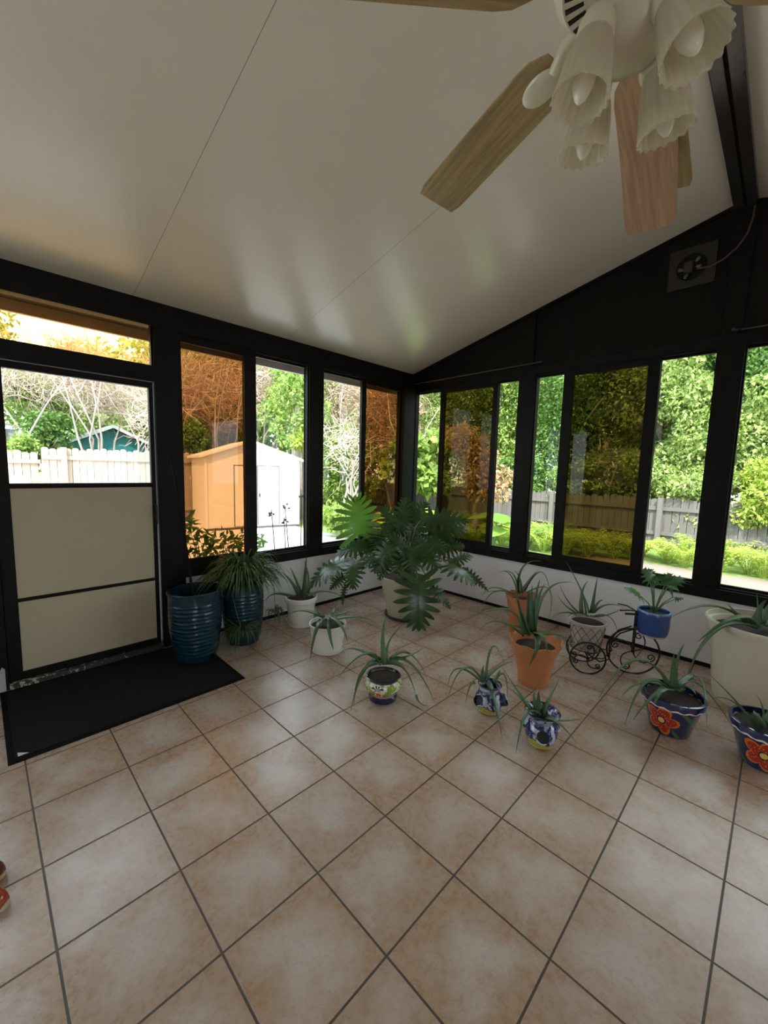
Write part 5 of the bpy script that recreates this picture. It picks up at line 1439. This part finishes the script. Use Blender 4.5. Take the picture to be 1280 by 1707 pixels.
k = 0
for x in np.arange(-3.6, 5.6, 0.36):
    for y in (4.3, 5.05, 5.8):
        if x > 0.9 and y < 4.8: continue
        k += 1
        fern(x + random.uniform(-0.15, 0.15), y + random.uniform(-0.25, 0.25), 0.42, random.uniform(0.30, 0.46), L_LIME if random.random() < 0.75 else L_MID, 30,
             'one of the bright yellow-green ferns massed before the shaded fence', 'ferns massed before the shaded fence')
big = [(-0.75, 3.5, 0.75, 0.55, 9, L_MID, 'broad-leaved green plant low in the clear pane left of the right window post'), (-1.7, 2.6, 0.85, 0.5, 9, L_LIME, 'yellow-green broad-leaved plant low in the brown corner pane'), (-2.6, 2.2, 0.7, 0.45, 9, L_LIME, 'yellow-green plant behind the big philodendron')]
for x, y, h, r, n, mt_, lab in big:
    t = thing('elephant_ear_plant', (x, y, GZ), lab, 'garden plant', 'broad-leaved plants outside the right windows'); lm = MB(); pm_ = MB()
    for i in range(n):
        a = 2 * PI * i / n + random.uniform(-0.3, 0.3); d = Vector((math.cos(a), math.sin(a), 0)); B = Vector((x, y, GZ)) + d * r * 0.35 + Vector((0, 0, h * random.uniform(0.7, 1.1)))
        pm_.tube([Vector((x, y, GZ)), Vector((x, y, GZ)) + d * r * 0.1 + Vector((0, 0, h * 0.6)), B], 0.009, 6)
        E_ = B + d * r * 0.8 + Vector((0, 0, -0.12)); Y = Vector((0, 0, 1)).cross(d); pts = []
        prof = [(-0.18, 0.16), (-0.12, 0.30), (0.1, 0.40), (0.4, 0.36), (0.7, 0.2), (1.0, 0.0)]
        L_ = (E_ - B); left = [B + L_ * s + Y * w * r * 1.1 + Vector((0, 0, -0.15 * w * r)) for s, w in prof]; right = [B + L_ * s - Y * w * r * 1.1 + Vector((0, 0, -0.15 * w * r)) for s, w in prof[:-1]]
        midp = [B + L_ * s for s, w in prof[:-1]]
        vs = left + right + midp; nL = len(left); nR = len(right)
        fs = [(nL + nR + i, nL + nR + i + 1, i + 1, i) for i in range(4)] + [(nL + nR + i + 1, nL + nR + i, nL + i, nL + i + 1) for i in range(4)] + [(nL + nR + 4, 5, 4), (nL + nR + 4, nL + 4, 5)]
        lm.add(vs, fs)
    pm_.build('stems', PETIOLE, t); lm.build('foliage', mt_, t, smooth='all', recalc=False)
# plants right outside the left windows
t = thing('leafy_shrub', (-0.38, -2.3, GZ), 'low leafy shrub just outside the amber window behind the teal planters', 'shrub')
m = MB()
for k in range(12):
    a = random.uniform(0, 2 * PI); p = Vector((-0.38 + random.uniform(-.05, .05), -2.3 + random.uniform(-0.2, 0.2), GZ)); m.tube([p, p + Vector((0.06 * math.cos(a), 0.12 * math.sin(a), 0.55)), p + Vector((0.10 * math.cos(a), 0.25 * math.sin(a), random.uniform(0.8, 1.05)))], [0.006, 0.005, 0.002], 5)
m.build('stems', plain('shrub_stem', (0.12, 0.09, 0.05), 0.8), t)
leaf_cloud('foliage', L_DARK, t, [((-0.38, -2.45, 0.70), (0.16, 0.16, 0.16), 90), ((-0.38, -2.2, 0.66), (0.16, 0.2, 0.14), 130), ((-0.38, -2.52, 0.86), (0.1, 0.06, 0.12), 40), ((-0.36, -1.95, 0.68), (0.14, 0.14, 0.12), 80), ((-0.36, -2.2, 0.3), (0.2, 0.35, 0.3), 200)], 0.085, 0.42)
t = thing('dry_flower_stalks', (-0.7, -1.27, GZ), 'thin dry flower stalks just outside the clear left window', 'garden plant')
m = MB()
for (dx, dy, h, ln) in ((0, -0.12, 1.02, -0.12), (0.02, 0.12, 1.18, 0.02), (-0.05, 0.10, 1.05, -0.14), (0.03, 0.22, 1.12, 0.10), (0, -0.02, 0.92, -0.06)):
    p = Vector((-0.7 + dx, -1.27 + dy, GZ)); q = p + Vector((0, ln, h + 0.12)); m.tube([p, p * 0.5 + q * 0.5 + Vector((0, ln * 0.1, 0)), q], [0.009, 0.007, 0.005], 5)
    for j in range(5): r_ = q + Vector((random.uniform(-.03, .03), random.uniform(-.05, .05), random.uniform(-.07, .03))); m.tube([q - Vector((0, 0, 0.03)), r_], 0.004, 4); m.lathe([(0.001, -0.014), (0.015, 0), (0.001, 0.014)], r_, 6)
m.build('stalks', plain('dry_stalk', (0.06, 0.045, 0.035), 0.9), t)

# ------------------------------------------------------------------ light, camera, colour
w = bpy.data.worlds.new('daylight'); SC.world = w; w.use_nodes = True
bg = w.node_tree.nodes['Background']; bg.inputs[0].default_value = (0.80, 0.90, 1.0, 1); bg.inputs[1].default_value = 4.2
sl = bpy.data.lights.new('sun', 'SUN'); sl.energy = 6.0; sl.angle = math.radians(1.0); sl.color = (1.0, 0.95, 0.86)
so = bpy.data.objects.new('sun', sl); COL.objects.link(so)
so.rotation_euler = Vector((-0.42, 0.50, -0.76)).to_track_quat('-Z', 'Y').to_euler()

cd = bpy.data.cameras.new('camera'); co = bpy.data.objects.new('camera', cd); COL.objects.link(co)
Rm = CAM_R
co.matrix_world = Matrix(((Rm[0][0], -Rm[1][0], -Rm[2][0], CAM_LOC[0]), (Rm[0][1], -Rm[1][1], -Rm[2][1], CAM_LOC[1]), (Rm[0][2], -Rm[1][2], -Rm[2][2], CAM_LOC[2]), (0, 0, 0, 1)))
cd.sensor_fit = 'HORIZONTAL'; cd.sensor_width = 36; cd.lens = CAM_F * 36 / 1280; cd.clip_start = 0.02
SC.camera = co
SC.view_settings.view_transform = 'Standard'; SC.view_settings.look = 'None'; SC.view_settings.gamma = 1.0; SC.view_settings.use_curve_mapping = False
SC.view_settings.exposure = 0.55
SC.cycles.max_bounces = 10; SC.cycles.diffuse_bounces = 6; SC.cycles.transparent_max_bounces = 24; SC.cycles.use_denoising = True
for o in bpy.data.objects:
    if '_o' in o: del o['_o']
